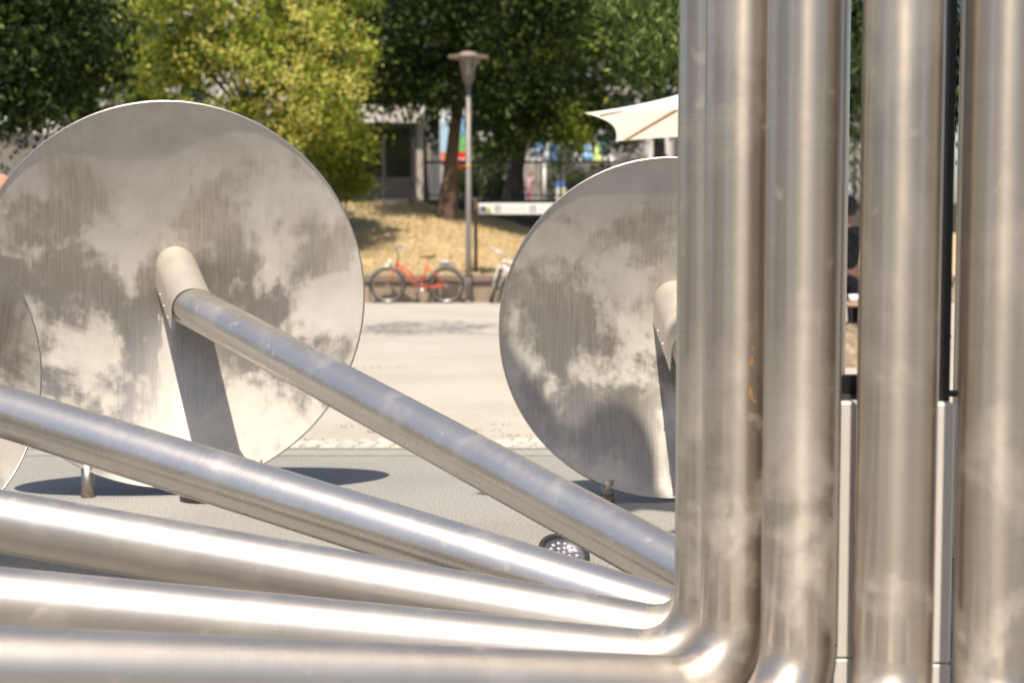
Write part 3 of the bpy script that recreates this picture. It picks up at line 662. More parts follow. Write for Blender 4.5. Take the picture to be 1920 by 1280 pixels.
MB().add(*(lambda: (lambda prof: ([V3((x, y * s_, z + dz)) for dz in (0, -.03) for x, y, z in prof for s_ in (-1, 1)], [(2 * i, 2 * i + 1, 2 * i + 3, 2 * i + 2) for i in range(6)] + [(14 + 2 * i, 14 + 2 * i + 2, 14 + 2 * i + 3, 14 + 2 * i + 1) for i in range(6)] + [(2 * i, 2 * i + 2, 16 + 2 * i, 14 + 2 * i) for i in range(6)] + [(2 * i + 1, 15 + 2 * i, 17 + 2 * i, 2 * i + 3) for i in range(6)] + [(0, 14, 15, 1), (12, 13, 27, 26)]))([(.19, .07, .905), (.22, .095, .90), (.27, .085, .885), (.32, .05, .882), (.38, .03, .885), (.44, .024, .882), (.46, .012, .87)]))()).build('saddle', blackp, t, fix=True)
tubes('mudguard', [(arc_pts(rh, .365, 15, 190, 20), .018)], fend, t); tubes('mudguard', [(arc_pts(fh, .365, 20, 150, 16), .018)], fend, t)
MB().box((-.02, 0, .735), (.34, .13, .012)).build('carrier', alu, t); MB().box((.02, 0, .775), (.20, .10, .06), bev=.015).build('carrier_bag', plain('bag_grey', (.30, .29, .31), .4, metal=.3), t, fix=True)
for s_ in (-1, 1): MB().tube([(-.10, .06 * s_, .73), rh], .006, 6).build('carrier_stay', alu, t)
MB().lathe([(.001, .05), (.035, .04), (.045, 0), (.03, -.04), (.001, -.05)], 16, M=Matrix.Translation((1.04, 0, .755)) @ Matrix.Rotation(R(90), 4, 'Y')).build('headlight', chrome, t)
MB().lathe([(.001, .02), (.02, .015), (.02, -.015)], 10, M=Matrix.Translation((-.34, 0, .62)) @ Matrix.Rotation(R(-90), 4, 'Y')).build('rear_light', plain('red_reflector', (.5, .02, .02), .3), t)
MB().lathe([(.085, -.004), (.09, 0), (.085, .004), (.03, .004), (.03, -.004)], 24, M=Matrix.Translation((bb[0], -.06, bb[2])) @ Matrix.Rotation(R(90), 4, 'X'), closed=True).build('chainring', alu, t)
MB().box((.25, -.062, .335), (.44, .02, .05), bev=.008).build('chain_guard', redp, t, fix=True)
for s_, a in ((-1, -55), (1, 125)):
    e = V3((bb[0] + .17 * math.cos(R(a)), s_ * .085, bb[2] + .17 * math.sin(R(a)))); MB().tube([(bb[0], s_ * .075, bb[2]), e], .009, 8).build('crank', alu, t); MB().box(e + V3((0, s_ * .05, 0)), (.09, .08, .02)).build('pedal', blackp, t)
MB().tube([(.40, -.07, .27), (.30, -.16, .01)], .007, 6).build('kickstand', alu, t)
for k, (aa, z_) in enumerate(((.30, .10), (.62, .45))):
    pass
# white mountain bicycle, frame along the wall, front wheel turned to the viewer
wb = gnd(931, 568.5); whp = plain('white_frame_paint', (.78, .78, .76), .3, var=.05)
t = thing('white_bicycle', (wb.x + 1.03, wb.y - .02, 0), 'white mountain bicycle half hidden by the right dish, wheel turned forward', 'bicycle', rz=math.pi)
t.rotation_euler = (R(-4), 0, math.pi)
fh = (1.06, 0, .335)
ST = Matrix.Translation(V3((.90, 0, .75))) @ Matrix.Rotation(R(90), 4, V3((-.32, 0, .95)).normalized()) @ Matrix.Translation(V3((-.90, 0, -.75)))
Tf = lambda p: ST @ V3(p)
wheel((0, 0, .335), t, tyre=.026); wheel(fh, t, tyre=.027, T=Tf)
tubes('frame', [([(.875, 0, .82), (.92, 0, .70)], .024), ([(.91, 0, .72), (.44, 0, .29)], .027), ([(.885, 0, .79), (.33, 0, .70)], .020), ([(.44, 0, .29), (.31, 0, .76)], .018),
                ([(.44, 0, .29), (.2, .05, .31), (0, .05, .335)], .012), ([(.44, 0, .29), (.2, -.05, .31), (0, -.05, .335)], .012), ([(.33, 0, .70), (.16, .05, .5), (0, .05, .335)], .010), ([(.33, 0, .70), (.16, -.05, .5), (0, -.05, .335)], .010)], whp, t)
tubes('fork', [([Tf((.925, 0, .69)), Tf((.93, .065, .675)), Tf((1.0, .065, .5)), Tf((1.05, .06, .335))], .018), ([Tf((.925, 0, .69)), Tf((.93, -.065, .675)), Tf((1.0, -.065, .5)), Tf((1.05, -.06, .335))], .018)], whp, t)
MB().tube([(.875, 0, .82), (.862, 0, .87), Tf((.93, 0, .93))], .016, 10).build('stem', whp, t)
MB().tube([Tf((.90, .31, .965)), Tf((.93, .1, .94)), Tf((.93, -.1, .94)), Tf((.90, -.31, .965))], .013, 10).build('handlebar', alu, t)
for s_ in (-1, 1): MB().tube([Tf((.903, .19 * s_, .952)), Tf((.90, .32 * s_, .966))], .018, 10).build('grip', plain('grip_white', (.6, .6, .58), .5), t); MB().tube([Tf((.94, .17 * s_, .94)), Tf((.98, .26 * s_, .93))], .006, 6).build('brake_lever', chrome, t)
MB().tube([(.31, 0, .76), (.285, 0, .86)], .014, 8).build('seat_post', alu, t)
MB().box((.28, 0, .885), (.26, .11, .05), bev=.02).build('saddle', blackp, t, fix=True)
MB().lathe([(.085, -.004), (.09, 0), (.085, .004), (.03, .004), (.03, -.004)], 24, M=Matrix.Translation((.44, -.06, .29)) @ Matrix.Rotation(R(90), 4, 'X'), closed=True).build('chainring', alu, t)
for s_, a in ((-1, 30), (1, 210)):
    e = V3((.44 + .17 * math.cos(R(a)), s_ * .085, .29 + .17 * math.sin(R(a)))); MB().tube([(.44, s_ * .075, .29), e], .009, 8).build('crank', alu, t); MB().box(e + V3((0, s_ * .05, 0)), (.09, .08, .02)).build('pedal', blackp, t)

# cream parasol ----------------------------------------------------
k_ = .75
c1, c2 = at(1095, 212, 14.56 * k_), at(1155, 265, 19.6 * k_); c1.z = c2.z = (c1.z + c2.z) / 2
sidev = (c2 - c1); acr = V3((sidev.y, -sidev.x, 0)).normalized() * 2.15 * k_
c3, c4 = c2 + acr, c1 + acr; cen = (c1 + c2 + c3 + c4) / 4; apex = cen + V3((0, 0, .33))
t = thing('parasol', (cen.x, cen.y, 0), 'large cream parasol at the edge of the upright pipes', 'parasol'); O = t.location
canv = plain('cream_canvas', (.84, .81, .75), .8, var=.05, scale=3); m_, nt_, b_ = canv, canv.node_tree, canv.node_tree.nodes['Principled BSDF']
tl = nt_.nodes.new('ShaderNodeBsdfTranslucent'); tl.inputs[0].default_value = (.82, .76, .64, 1); mx_ = nt_.nodes.new('ShaderNodeMixShader'); mx_.inputs[0].default_value = .42
lk(nt_, b_.outputs[0], mx_.inputs[1]); lk(nt_, tl.outputs[0], mx_.inputs[2]); lk(nt_, mx_.outputs[0], nt_.nodes['Material Output'].inputs[0])
cs = [c1, c2, c3, c4]
for i in range(4):
    a, b2 = cs[i], cs[(i + 1) % 4]; vs = []; nn, mm = 14, 8
    for j in range(mm + 1):
        for q_ in range(nn + 1):
            s_ = q_ / nn; e = a.lerp(b2, s_); pull = 4 * s_ * (1 - s_); e = e.lerp(V3((cen.x, cen.y, e.z)), .10 * pull) + V3((0, 0, .03 * pull))
            f_ = j / mm; p = apex.lerp(e, f_); p.z -= .10 * f_ * (1 - f_); vs.append(p)
    MB().add(vs, [(j * (nn + 1) + q_, j * (nn + 1) + q_ + 1, (j + 1) * (nn + 1) + q_ + 1, (j + 1) * (nn + 1) + q_) for j in range(mm) for q_ in range(nn)], smooth=True).build('canopy_panel', canv, t, O)
wood = plain('parasol_wood', (.50, .24, .07), .5)
for c_ in cs: MB().tube([apex - V3((0, 0, .06)), apex.lerp(c_, .5) - V3((0, 0, .05)), apex.lerp(c_, .88) - V3((0, 0, .045))], .012 if c_ is not c1 else .005, 8).build('rib', wood, t, O)
MB().tube([(cen.x, cen.y, 0), (cen.x, cen.y, apex.z)], .035, 14).build('pole', wood, t, O); MB().lathe([(.35, 0), (.35, .06), (.06, .08), (.05, .3)], 24, M=Matrix.Translation((cen.x, cen.y, 0))).build('base', plain('parasol_base', (.2, .2, .2), .6), t, O)

# ================================================================== STREET LEVEL
rl = thing('street_railing', (0, 41.5, 2.1), 'long dark railing with upright bars along the street', 'railing'); O = rl.location
dkm = plain('railing_dark', (.055, .048, .042), .5)
xl = at(797, 300, 41.5).x
for z_, h_ in ((3.06, .07), (2.2, .04)): MB().box(((xl + 9.4) / 2, 41.5, z_), (9.4 - xl, .05, h_)).build('rail', dkm, rl, O)
x = xl; k = 0
while x < 9.4:
    if k % 14 == 0: MB().box((x, 41.5, 2.57), (.06, .06, 1.0)).build('post', dkm, rl, O)
    else: MB().tube([(x, 41.5, 2.2), (x, 41.5, 3.04)], .011, 6, cap=False).build('bar', dkm, rl, O)
    x += .125; k += 1
# glazed kiosk / shelter
KY = 46.0; kx0, kx1 = at(505, 300, KY).x, at(798, 300, KY).x; z1 = at(700, 198, KY).z; z0 = at(700, 231, KY).z
ks = thing('glazed_kiosk', ((kx0 + kx1) / 2, KY + 1, 2.0), 'glazed kiosk with white flat roof band and dark base panels', 'kiosk'); O = ks.location
MB().box(((kx0 + kx1) / 2, KY + 1.2, (z0 + z1) / 2), (kx1 - kx0, 2.8, z1 - z0), bev=.02).build('roof', plain('kiosk_white', (.66, .62, .56), .6, var=.06), ks, O, fix=True)
xp = [kx0 + .1, kx0 + 1.2, kx0 + 2.3, at(719, 300, KY).x, at(775, 300, KY).x]
for x_ in xp: MB().box((x_, KY + .05, (2 + z0) / 2), (.09, .09, z0 - 2)).build('mullion', plain('kiosk_frame', (.035, .033, .03), .5), ks, O)
zb_ = at(700, 332, KY).z
gk = glassmat('kiosk_glass', (.70, .73, .68))
for a, b2 in zip(xp[:-1], xp[1:]):
    MB().box(((a + b2) / 2, KY + .06, (zb_ + z0) / 2), (b2 - a - .09, .012, z0 - zb_)).build('pane', gk, ks, O)
    MB().box(((a + b2) / 2, KY + .06, (2 + zb_) / 2), (b2 - a - .09, .05, zb_ - 2)).build('base_panel', plain('kiosk_dark', (.012, .011, .011), .7), ks, O)
MB().box(((kx0 + xp[-1]) / 2, KY + 2.45, (2 + z0) / 2), (xp[-1] - kx0, .06, z0 - 2)).build('rear_wall', plain('kiosk_rear', (.30, .31, .26), .7, var=.5, scale=1.5), ks, O)
MB().box((xp[-1] + .17, KY + .4, (2 + z0) / 2), (.18, .5, z0 - 2)).build('side_column', plain('kiosk_beige', (.48, .43, .36), .7), ks, O)

# advertising pylon, poster board, road sign, posts, awnings
def panel(name, px0, px1, py0, py1, Y, mat, parent, O, d=.05, dy=0):
    a, b2 = at(px0, py0, Y), at(px1, py1, Y)
    return MB().box(((a.x + b2.x) / 2, Y + dy, (a.z + b2.z) / 2), (abs(b2.x - a.x), d, abs(a.z - b2.z))).build(name, mat, parent, O)
def simple(name, px, Y, label, cat, group=None):
    p = at(px, 300, Y); return thing(name, (p.x, Y, 2.0), label, cat, group)
cl = lambda n, c, r=.5: plain(n, c, r, var=.06)
t = simple('advertising_pylon', 851, 52, 'tall advertising pylon with blue, green and red panels behind the leaning trunk', 'advert'); O = t.location
panel('pylon_body', 824, 882, 205, 380, 52, cl('pylon_grey', (.42, .40, .38)), t, O, .3, .2)
panel('sky_panel', 826, 848, 214, 286, 52, cl('pylon_sky', (.42, .62, .76)), t, O); panel('cloud_panel', 827, 846, 216, 232, 52, cl('pylon_cloud', (.72, .76, .78)), t, O, .03, -.03)
panel('orange_panel', 827, 848, 287, 302, 52, cl('pylon_orange', (.75, .22, .10)), t, O)
panel('blue_panel', 849, 880, 218, 256, 52, cl('pylon_blue', (.25, .50, .72)), t, O); panel('green_panel', 849, 880, 257, 285, 52, cl('pylon_green', (.20, .50, .16)), t, O)
panel('red_panel', 849, 881, 286, 303, 52, cl('pylon_red', (.75, .03, .02)), t, O); panel('white_stripe', 849, 881, 297, 300, 52, cl('pylon_white', (.75, .60, .58)), t, O, .03, -.03); panel('red_panel', 849, 881, 308, 325, 52, cl('pylon_red', (.75, .03, .02)), t, O)
t = simple('poster_board', 1022, 60, 'white framed poster board with blue pictures behind the broad tree', 'poster board'); O = t.location
panel('board', 996, 1047, 262, 309, 60, cl('board_white', (.74, .73, .66)), t, O, .12, .1)
panel('picture', 998, 1020, 268, 285, 60, cl('picture_blue', (.42, .60, .82)), t, O); panel('picture', 1029, 1046, 272, 305, 60, cl('picture_sky', (.24, .44, .72)), t, O)
panel('picture_band', 994, 1018, 285, 289, 60, cl('picture_dark', (.05, .07, .07)), t, O, .06); panel('picture_top', 1000, 1016, 263, 268, 60, cl('picture_teal', (.06, .25, .28)), t, O)
for px in (1003, 1040): panel('leg', px - 1, px + 1.5, 308, 395, 60, galv, t, O)
t = simple('yield_sign', 911, 58, 'triangular give way sign with its white face, point down', 'road sign'); O = t.location
ps = [at(895, 248, 58), at(927, 248, 58), at(911, 278, 58)]
MB().prism([(p.x, p.z) for p in ps], .03, Matrix.Translation((0, 58, 0))).build('plate', cl('sign_plate', (.55, .54, .50)), t, O)
panel('post', 910.2, 912.2, 249, 392, 58, galv, t, O, .06, .06)
for px, y0, y1, Y, lab in ((945.5, 325, 392, 56, 'short pale post left of the broad trunk base'), (1085, 232, 392, 60, 'slim grey pole right of the poster board'), (1141, 230, 392, 66, 'slim pale pole left of the parasol tip'), (1021, 310, 392, 54, 'white post under the poster board')):
    t = simple('street_pole', px, Y, lab, 'pole', 'poles along the street'); p0, p1 = at(px, y1, Y), at(px, y0, Y); rr = .045 if Y > 57 else .06
    MB().tube([(p1.x, Y, 2.0), (p1.x, Y, p1.z)], rr, 10).build('pole', galv if Y > 57 else cl('post_white', (.66, .63, .58)), t, t.location); MB().lathe([(rr, 0), (rr * 1.35, .02), (rr * 1.2, .08), (.001, .11)], 10, M=Matrix.Translation((p1.x, Y, p1.z - .04))).build('cap', cl('cap_white', (.7, .69, .66)), t, t.location)
def awning(px0, px1, py, Y, c, lab, hz=.5):
    a, b2 = at(px0, py, Y), at(px1, py, Y); t = thing('market_awning', ((a.x + b2.x) / 2, Y, 2.0), lab, 'awning', 'awnings along the far street'); O = t.location
    x0, x1, z = a.x, b2.x, a.z; m = cl('awning_%d' % px0, c)
    MB().add([(x0, Y, z), (x1, Y, z), (x1, Y + 1.6, z), (x0, Y + 1.6, z), ((x0 + x1) / 2, Y + .8, z + hz)], [(0, 1, 4), (1, 2, 4), (2, 3, 4), (3, 0, 4)]).build('roof', m, t, O)
    MB().box(((x0 + x1) / 2, Y + .8, z - .09), (x1 - x0, 1.6, .18)).build('valance', m, t, O)
    for xx in (x0 + .04, x1 - .04):
        for yy in (Y + .05, Y + 1.55): MB().tube([(xx, yy, 2.0), (xx, yy, z - .1)], .025, 6).build('leg', galv, t, O)
awning(1075, 1090, 301, 72, (.72, .71, .66), 'small white awning beside the slim grey pole'); awning(1092, 1112, 292, 74, (.22, .46, .72), 'blue awning between white and lime awnings', .9)
awning(1114, 1127, 300, 72, (.50, .62, .10), 'small lime green awning beneath the parasol tip', 1.0); awning(1129, 1158, 304, 72, (.74, .74, .70), 'white awning with a flat top beneath the parasol')
t = simple('shop_sign', 1129, 68, 'dark green shop sign with pale letters left of the parasol', 'sign'); O = t.location
panel('board', 1122, 1139, 252, 290, 68, cl('shop_green', (.03, .20, .14)), t, O); panel('letter_row', 1125, 1137, 266, 270, 68, cl('shop_white', (.7, .7, .66)), t, O, .02, -.04); panel('letter_row', 1125, 1137, 279, 284, 68, cl('shop_white', (.7, .7, .66)), t, O, .02, -.04); panel('post', 1129.5, 1131.5, 290, 392, 68, galv, t, O)
t = simple('street_box', 1052, 55, 'blue and white box at the foot of the railing by the dish', 'box'); O = t.location
panel('body', 1042, 1062, 352, 385, 55, cl('box_white', (.68, .66, .60)), t, O, .4, .2); panel('blue_top', 1044, 1058, 339, 352, 55, cl('box_blue', (.08, .22, .55)), t, O, .3, .2); panel('label', 1051, 1057, 353, 366, 55, cl('box_yellow', (.6, .48, .12)), t, O, .02, -.02)

lf_hedge = leafmat('leaf_hedge', (.03, .05, .014), (.055, .085, .02), (.10, .14, .03), .25)
for i, (px, Y, w_, h_, lab) in enumerate(((868, 49, .55, 1.5, 'dark shrub behind the advertising pylon and lamp post'), (905, 50, .7, 1.9, 'dark shrub under the give way sign'), (940, 48, .45, 1.2, 'small shrub left of the thick trunk'), (1062, 57, .8, 2.2, 'shrub right of the poster board'), (1118, 62, 1.0, 2.0, 'shrub behind the slim pale pole'), (1180, 60, 1.2, 2.0, 'shrub behind the rim of the right dish'), (1602, 50, 1.1, 5.2, 'tall dark shrub seen through the gap between the upright pipes'))):
    p = at(px, 300, Y); t = thing('shrub', (p.x, Y, 2.0), lab, 'shrub', 'shrubs along the street')
    crown('foliage', [((p.x, Y, 2.0 + h_ * .5), (w_, .5, h_ * .5), int(26 * max(1, h_ / 2)), 60, .38)], .14, lf_hedge, t, t.location, 300 + i)
    MB().tube([(p.x, Y, 1.98), (p.x, Y, 2.0 + h_ * .6)], [.05, .02], 8).build('stem', bark, t, t.location)
# buildings ---------------------------------------------------------
def building(name, x0, x1, Y, z1, wallc, label, cols, rows, ww, wh, zs, depth=10, seed=1, shop=None):
    t = thing(name, ((x0 + x1) / 2, Y + depth / 2, 2.0), label, 'building'); O = t.location
    MB().box(((x0 + x1) / 2, Y + depth / 2, (2 + z1) / 2), (x1 - x0, depth, z1 - 2)).build('wall', wallc, t, O)
    MB().box(((x0 + x1) / 2, Y + depth / 2, z1 + .15), (x1 - x0 + .6, depth + .6, .3)).build('roof', cl('roof_grey', (.3, .28, .26)), t, O)
    gm = plain('window_glass', (.05, .06, .07), .08, var=.1); fm = cl('window_frame', (.6, .58, .54)); rr = random.Random(seed)
    for r_ in range(rows):
        for c_ in range(cols):
            x_ = x0 + (x1 - x0) * (c_ + .5) / cols; z_ = zs + r_ * 3.1
            if z_ + wh / 2 > z1 - .3: continue
            f_ = MB().box((x_, Y - .02, z_), (ww + .16, .10, wh + .16)).build('window', fm, t, O)
            MB().box((x_, Y - .06, z_), (ww, .06, wh)).build('pane', gm, f_, O)
            MB().box((x_, Y - .12, z_ - wh / 2 - .11), (ww + .3, .22, .06)).build('sill', fm, f_, O)
    return t
pale = plain('pale_render', (.70, .64, .58), .85, var=.06, scale=.5)
building('apartment_building', -27, -5.5, 76, 15, pale, 'pale apartment building glimpsed through the leaves at left', 8, 4, 1.2, 1.5, 4.2, seed=3)
t = building('shop_building', 5.0, 24, 92, 17, plain('grey_render', (.50, .47, .43), .85, var=.06, scale=.5), 'grey building with shop front seen under the parasol', 7, 4, 1.4, 1.6, 8.0, seed=4); O = t.location
for i, (a, b2, c) in enumerate(((5.2, 7.6, (.30, .28, .27)), (7.8, 9.0, (.68, .64, .58)), (9.2, 11.2, (.10, .10, .10)), (11.4, 12.4, (.05, .24, .17)), (12.6, 15, (.45, .42, .38)), (15.2, 18, (.2, .2, .2)))):
    MB().box(((a + b2) / 2, 91.9, 4.6), (b2 - a, .12, 4.6)).build('shop_front', cl('shop_front_%d' % i, c), t, O)
t = building('terrace_building', -5.2, 4.6, 98, 14, plain('brown_render', (.30, .26, .22), .85, var=.1, scale=.5), 'brown terrace building far behind the railing and trunks', 5, 3, 1.2, 1.5, 7.2, seed=6); O = t.location
for i, (a, b2, c) in enumerate(((-5.0, -3.2, (.12, .12, .12)), (-3.0, -1.8, (.5, .47, .43)), (-1.6, .4, (.08, .09, .08)), (.6, 1.6, (.42, .40, .37)), (1.8, 4.3, (.13, .12, .12)))):
    MB().box(((a + b2) / 2, 97.9, 4.0), (b2 - a, .12, 3.8)).build('shop_front', cl('terrace_front_%d' % i, c), t, O)
# unseen house rows round the square, added for the steel to reflect
for x0, x1, Y, z1, c, rz, cx, cy, lab in ((-30, 6, 0, 15, (.42, .36, .30), 180, -14, -34, 'unseen brown apartment row behind the viewer, added for the dishes to mirror'), (-14, 14, 0, 12, (.50, .44, .37), 180, 22, -38, 'unseen beige apartment row behind the viewer, added for the uprights to mirror'),
                                     (-16, 16, 0, 14, (.34, .29, .24), -90, 40, 2, 'unseen brown house row at the right, added for the steel to mirror'), (-16, 16, 0, 13, (.46, .40, .34), 90, -42, 0, 'unseen pale house row at the left, added for the steel to mirror')):
    t = building('unseen_house_row', x0, x1, 0, z1, plain('render_%d' % (cx + 99), c, .85, var=.08, scale=.5), lab, 9, 4, 1.3, 1.6, 3.6, depth=8, seed=9)
    t.rotation_euler = (0, 0, R(rz)); t.location = (cx, cy, 1.95)
for i, (x, y) in enumerate(((-17, -14), (-9, -24), (13, -18), (22, -8), (20, 9))):  # unseen trees, added to give the steel something leafy to mirror
    b = Vector((x, y, 0)); tree('unseen_plane_tree', b, [b, b + Vector((.1, 0, 2)), b + Vector((0, 0, 5))], .24, [((x, y, 5.6), (2.8, 2.8, 2.6), 150, 50, .9)], .3, lf_mid, 'unseen plane tree added for the steel to mirror, ' + ('before the brown row, nearest left', 'before the brown row, its middle', 'before the beige row', 'right of the square, before the brown houses', 'right of the square, level with the bank')[i], 500 + i, group='unseen trees added for reflections')
# pavilion at the left edge
PY = 27.5; px0, px1 = at(-160, 250, PY).x, at(50, 250, PY).x
t = thing('pavilion', ((px0 + px1) / 2, PY + 1.2, 0), 'white pavilion with grey roof edge at the far left', 'pavilion'); O = t.location
zr = at(0, 256, PY).z
MB().box(((px0 + px1) / 2, PY + 1.0, zr), (px1 - px0, 2.6, .16), bev=.01).build('roof', cl('pavilion_roof', (.40, .38, .38)), t, O, fix=True)
pv = cl('pavilion_white', (.72, .70, .65)); zd = at(0, 328, PY).z
MB().box(((px0 + px1) / 2 + .6, PY + 1.6, (zd + zr) / 2 - .04), (px1 - px0 + 1.6, .1, zr - zd - .08)).build('wall', pv, t, O)
MB().box(((px0 + px1) / 2 + .6, PY + 1.6, zd / 2), (px1 - px0 + 1.6, .08, zd)).build('dark_base', cl('pavilion_base', (.03, .028, .026)), t, O)
for xx in (px0 + .3, px1 - 1.1, px1 - .35): MB().box((xx, PY + .1, zr / 2 - .04), (.09, .09, zr - .09)).build('post', pv, t, O)

# ================================================================== PEOPLE
def skinned(name, pts, edges, rads, mat, parent, sub=2, root=0):
    me = bpy.data.meshes.new(name); bm = bmesh.new(); sl = bm.verts.layers.skin.verify()
    vs_ = [bm.verts.new(p) for p in pts]
    for a, b2 in edges: bm.edges.new((vs_[a], vs_[b2]))
    for i, v in enumerate(vs_):
        r_ = rads[i]; v[sl].radius = r_ if isinstance(r_, tuple) else (r_, r_); v[sl].use_root = (i == root)
    bm.to_mesh(me); bm.free(); me.materials.append(mat)
    o = bpy.data.objects.new(name, me); col.objects.link(o); o.parent = parent
    m1 = o.modifiers.new('skin', 'SKIN'); m1.use_smooth_shade = True; m2 = o.modifiers.new('sub', 'SUBSURF'); m2.levels = m2.render_levels = sub
    return o
def hand(P, Ed, Rd, wi, d, side):
    """palm, four fingers, thumb added to a skeleton; wi wrist index, d pointing direction, side thumb direction"""
    d = Vector(d).normalized(); s_ = Vector(side).normalized(); w0 = Vector(P[wi]); pl = w0 + d * .05; P.append(pl); Rd.append((.022, .03)); pi = len(P) - 1; Ed.append((wi, pi))
    nrm = d.cross(s_)
    for k, ln in enumerate((.075, .085, .08, .062)):
        a = pl + s_ * (.027 - .018 * k) + d * .035; m_ = a + d * ln * .5 + nrm * .006; e = m_ + d * ln * .42 + nrm * .02
        i0 = len(P); P += [a, m_, e]; Rd += [.009, .0085, .007]; Ed += [(pi, i0), (i0, i0 + 1), (i0 + 1, i0 + 2)]
    a = w0 + d * .03 + s_ * .035; e = a + (d + s_ * .5).normalized() * .045; i0 = len(P); P += [a, e]; Rd += [.011, .009]; Ed += [(wi, i0), (i0, i0 + 1)]
def person(loc, rz, label, skin, top, bottom, hair, pose, hh=1.7):
    t = thing('person', loc, label, 'person'); t.rotation_euler = (0, 0, rz); s = hh / 1.7
    sm_ = plain('skin_%s' % hash_(label), skin, .5, var=.08); J = pose
    P = [(0, 0, .93), (0, .01, 1.12), (0, .01, 1.30), (0, 0, 1.42), (0, -.01, 1.50), (0, -.02, 1.56)]; Rd = [(.15, .11), (.13, .10), (.155, .11), (.075, .065), (.052, .055), (.055, .06)]; Ed = [(0, 1), (1, 2), (2, 3), (3, 4), (4, 5)]
    P.append((0, -.015, 1.63)); Rd.append((.075, .088)); Ed.append((5, 6)); P.append((0, -.008, 1.69)); Rd.append((.055, .065)); Ed.append((6, 7))
    for sd in (-1, 1):
        a = 'R' if sd > 0 else 'L'; i0 = len(P); sh = Vector((sd * .175, 0, 1.38)); el = sh + Vector(J['el' + a]); wr = el + Vector(J['wr' + a])
        P += [sh, el, wr]; Rd += [.052, .040, .028]; Ed += [(2, i0), (i0, i0 + 1), (i0 + 1, i0 + 2)]; hand(P, Ed, Rd, i0 + 2, Vector(J['wr' + a]), (-sd * .3, -1, 0))
        i0 = len(P); hp = Vector((sd * .095, 0, .86)); kn = hp + Vector(J['kn' + a]); an = kn + Vector(J['an' + a]); toe = an + Vector((0, -.17, -.055))
        P += [hp, kn, an, toe]; Rd += [.085, .058, .04, (.04, .028)]; Ed += [(0, i0), (i0, i0 + 1), (i0 + 1, i0 + 2), (i0 + 2, i0 + 3)]
    body = skinned('body', [Vector(p) * s for p in P], Ed, [tuple(k * s for k in r_) if isinstance(r_, tuple) else r_ * s for r_ in Rd], sm_, t)
    # clothing follows the same joints, a little wider
    Ps = [Vector(p) * s for p in ((0, 0, .90), (0, .01, 1.12), (0, .01, 1.30), (0, 0, 1.41))]; Rs = [(.168 * s, .13 * s), (.148 * s, .118 * s), (.172 * s, .128 * s), (.088 * s, .078 * s)]; Es = [(0, 1), (1, 2), (2, 3)]
    for sd in (-1, 1):
        a = 'R' if sd > 0 else 'L'; i0 = len(Ps); sh = Vector((sd * .175, 0, 1.38)); Ps += [sh * s, (sh + Vector(J['el' + a]) * J.get('sleeve', .5)) * s]; Rs += [.066 * s, .058 * s]; Es += [(2, i0), (i0, i0 + 1)]
    skinned('top', Ps, Es, Rs, plain('cloth_%s' % hash_(label + 't'), top, .85), t)
    Ps = [Vector((0, 0, .97)) * s, Vector((0, 0, .90)) * s]; Rs = [(.158 * s, .12 * s), (.168 * s, .13 * s)]; Es = [(0, 1)]
    for sd in (-1, 1):
        a = 'R' if sd > 0 else 'L'; i0 = len(Ps); hp = Vector((sd * .095, 0, .86)); kn = hp + Vector(J['kn' + a]); an = kn + Vector(J['an' + a]) * J.get('leg', .92)
        Ps += [hp * s, kn * s, an * s]; Rs += [.100 * s, .074 * s, .06 * s]; Es += [(1, i0), (i0, i0 + 1), (i0 + 1, i0 + 2)]
    skinned('trousers', Ps, Es, Rs, plain('cloth_%s' % hash_(label + 'b'), bottom, .85), t)
    hm = plain('hair_%s' % hash_(label), hair, .6)
    hb = MB(); hb.lathe([(.001, .125), (.05, .115), (.085, .08), (.10, .03), (.098, -.03), (.085, -.085), (.06, -.10)], 20, M=Matrix.Translation(Vector((0, .028, 1.645)) * s) @ Matrix.Scale(s, 4)); hb.build('hair', hm, t)
    eye = plain('eye_dark', (.03, .02, .02), .3); lip = plain('lip', (.45, .15, .12), .5)
    for sd in (-1, 1):
        MB().lathe([(.001, .010), (.008, .007), (.011, 0), (.001, -.01)], 10, M=Matrix.Translation(Vector((sd * .033, -.088, 1.615)) * s)).build('eye', eye, t)
        MB().lathe([(.001, .028), (.014, .02), (.016, 0), (.001, -.028)], 10, M=Matrix.Translation(Vector((sd * .083, .0, 1.61)) * s)).build('ear', sm_, t)
    MB().tube([Vector((0, -.088, 1.615)) * s, Vector((0, -.112, 1.583)) * s, Vector((0, -.094, 1.574)) * s], [.008 * s, .014 * s, .010 * s], 8).build('nose', sm_, t)
    MB().tube([Vector((-.024, -.085, 1.548)) * s, Vector((0, -.093, 1.547)) * s, Vector((.024, -.085, 1.548)) * s], [.004, .007, .004], 8).build('mouth', lip, t)
    return t
def hash_(s_):
    v = 7
    for ch in s_: v = (v * 31 + ord(ch)) % 99991
    return v
STAND = dict(elR=(.05, .02, -.28), wrR=(.02, -.06, -.24), elL=(-.05, .02, -.28), wrL=(-.02, -.06, -.24), knR=(.01, -.02, -.41), anR=(0, .03, -.38), knL=(-.01, -.02, -.41), anL=(0, .03, -.38))
WALK = dict(elR=(.08, .10, -.26), wrR=(.03, -.10, -.22), elL=(-.10, -.08, -.24), wrL=(-.10, -.18, -.06), knR=(.01, -.16, -.38), anR=(0, .05, -.38), knL=(-.01, .08, -.41), anL=(0, .18, -.34), sleeve=.25, leg=.45)
p = at(994, 330, 70); person((p.x, 70, 2.0), R(-35), 'person walking with bent arm in a pale pink top beyond the railing', (.62, .33, .22), (.62, .42, .44), (.42, .16, .22), (.32, .12, .05), WALK, 1.72)
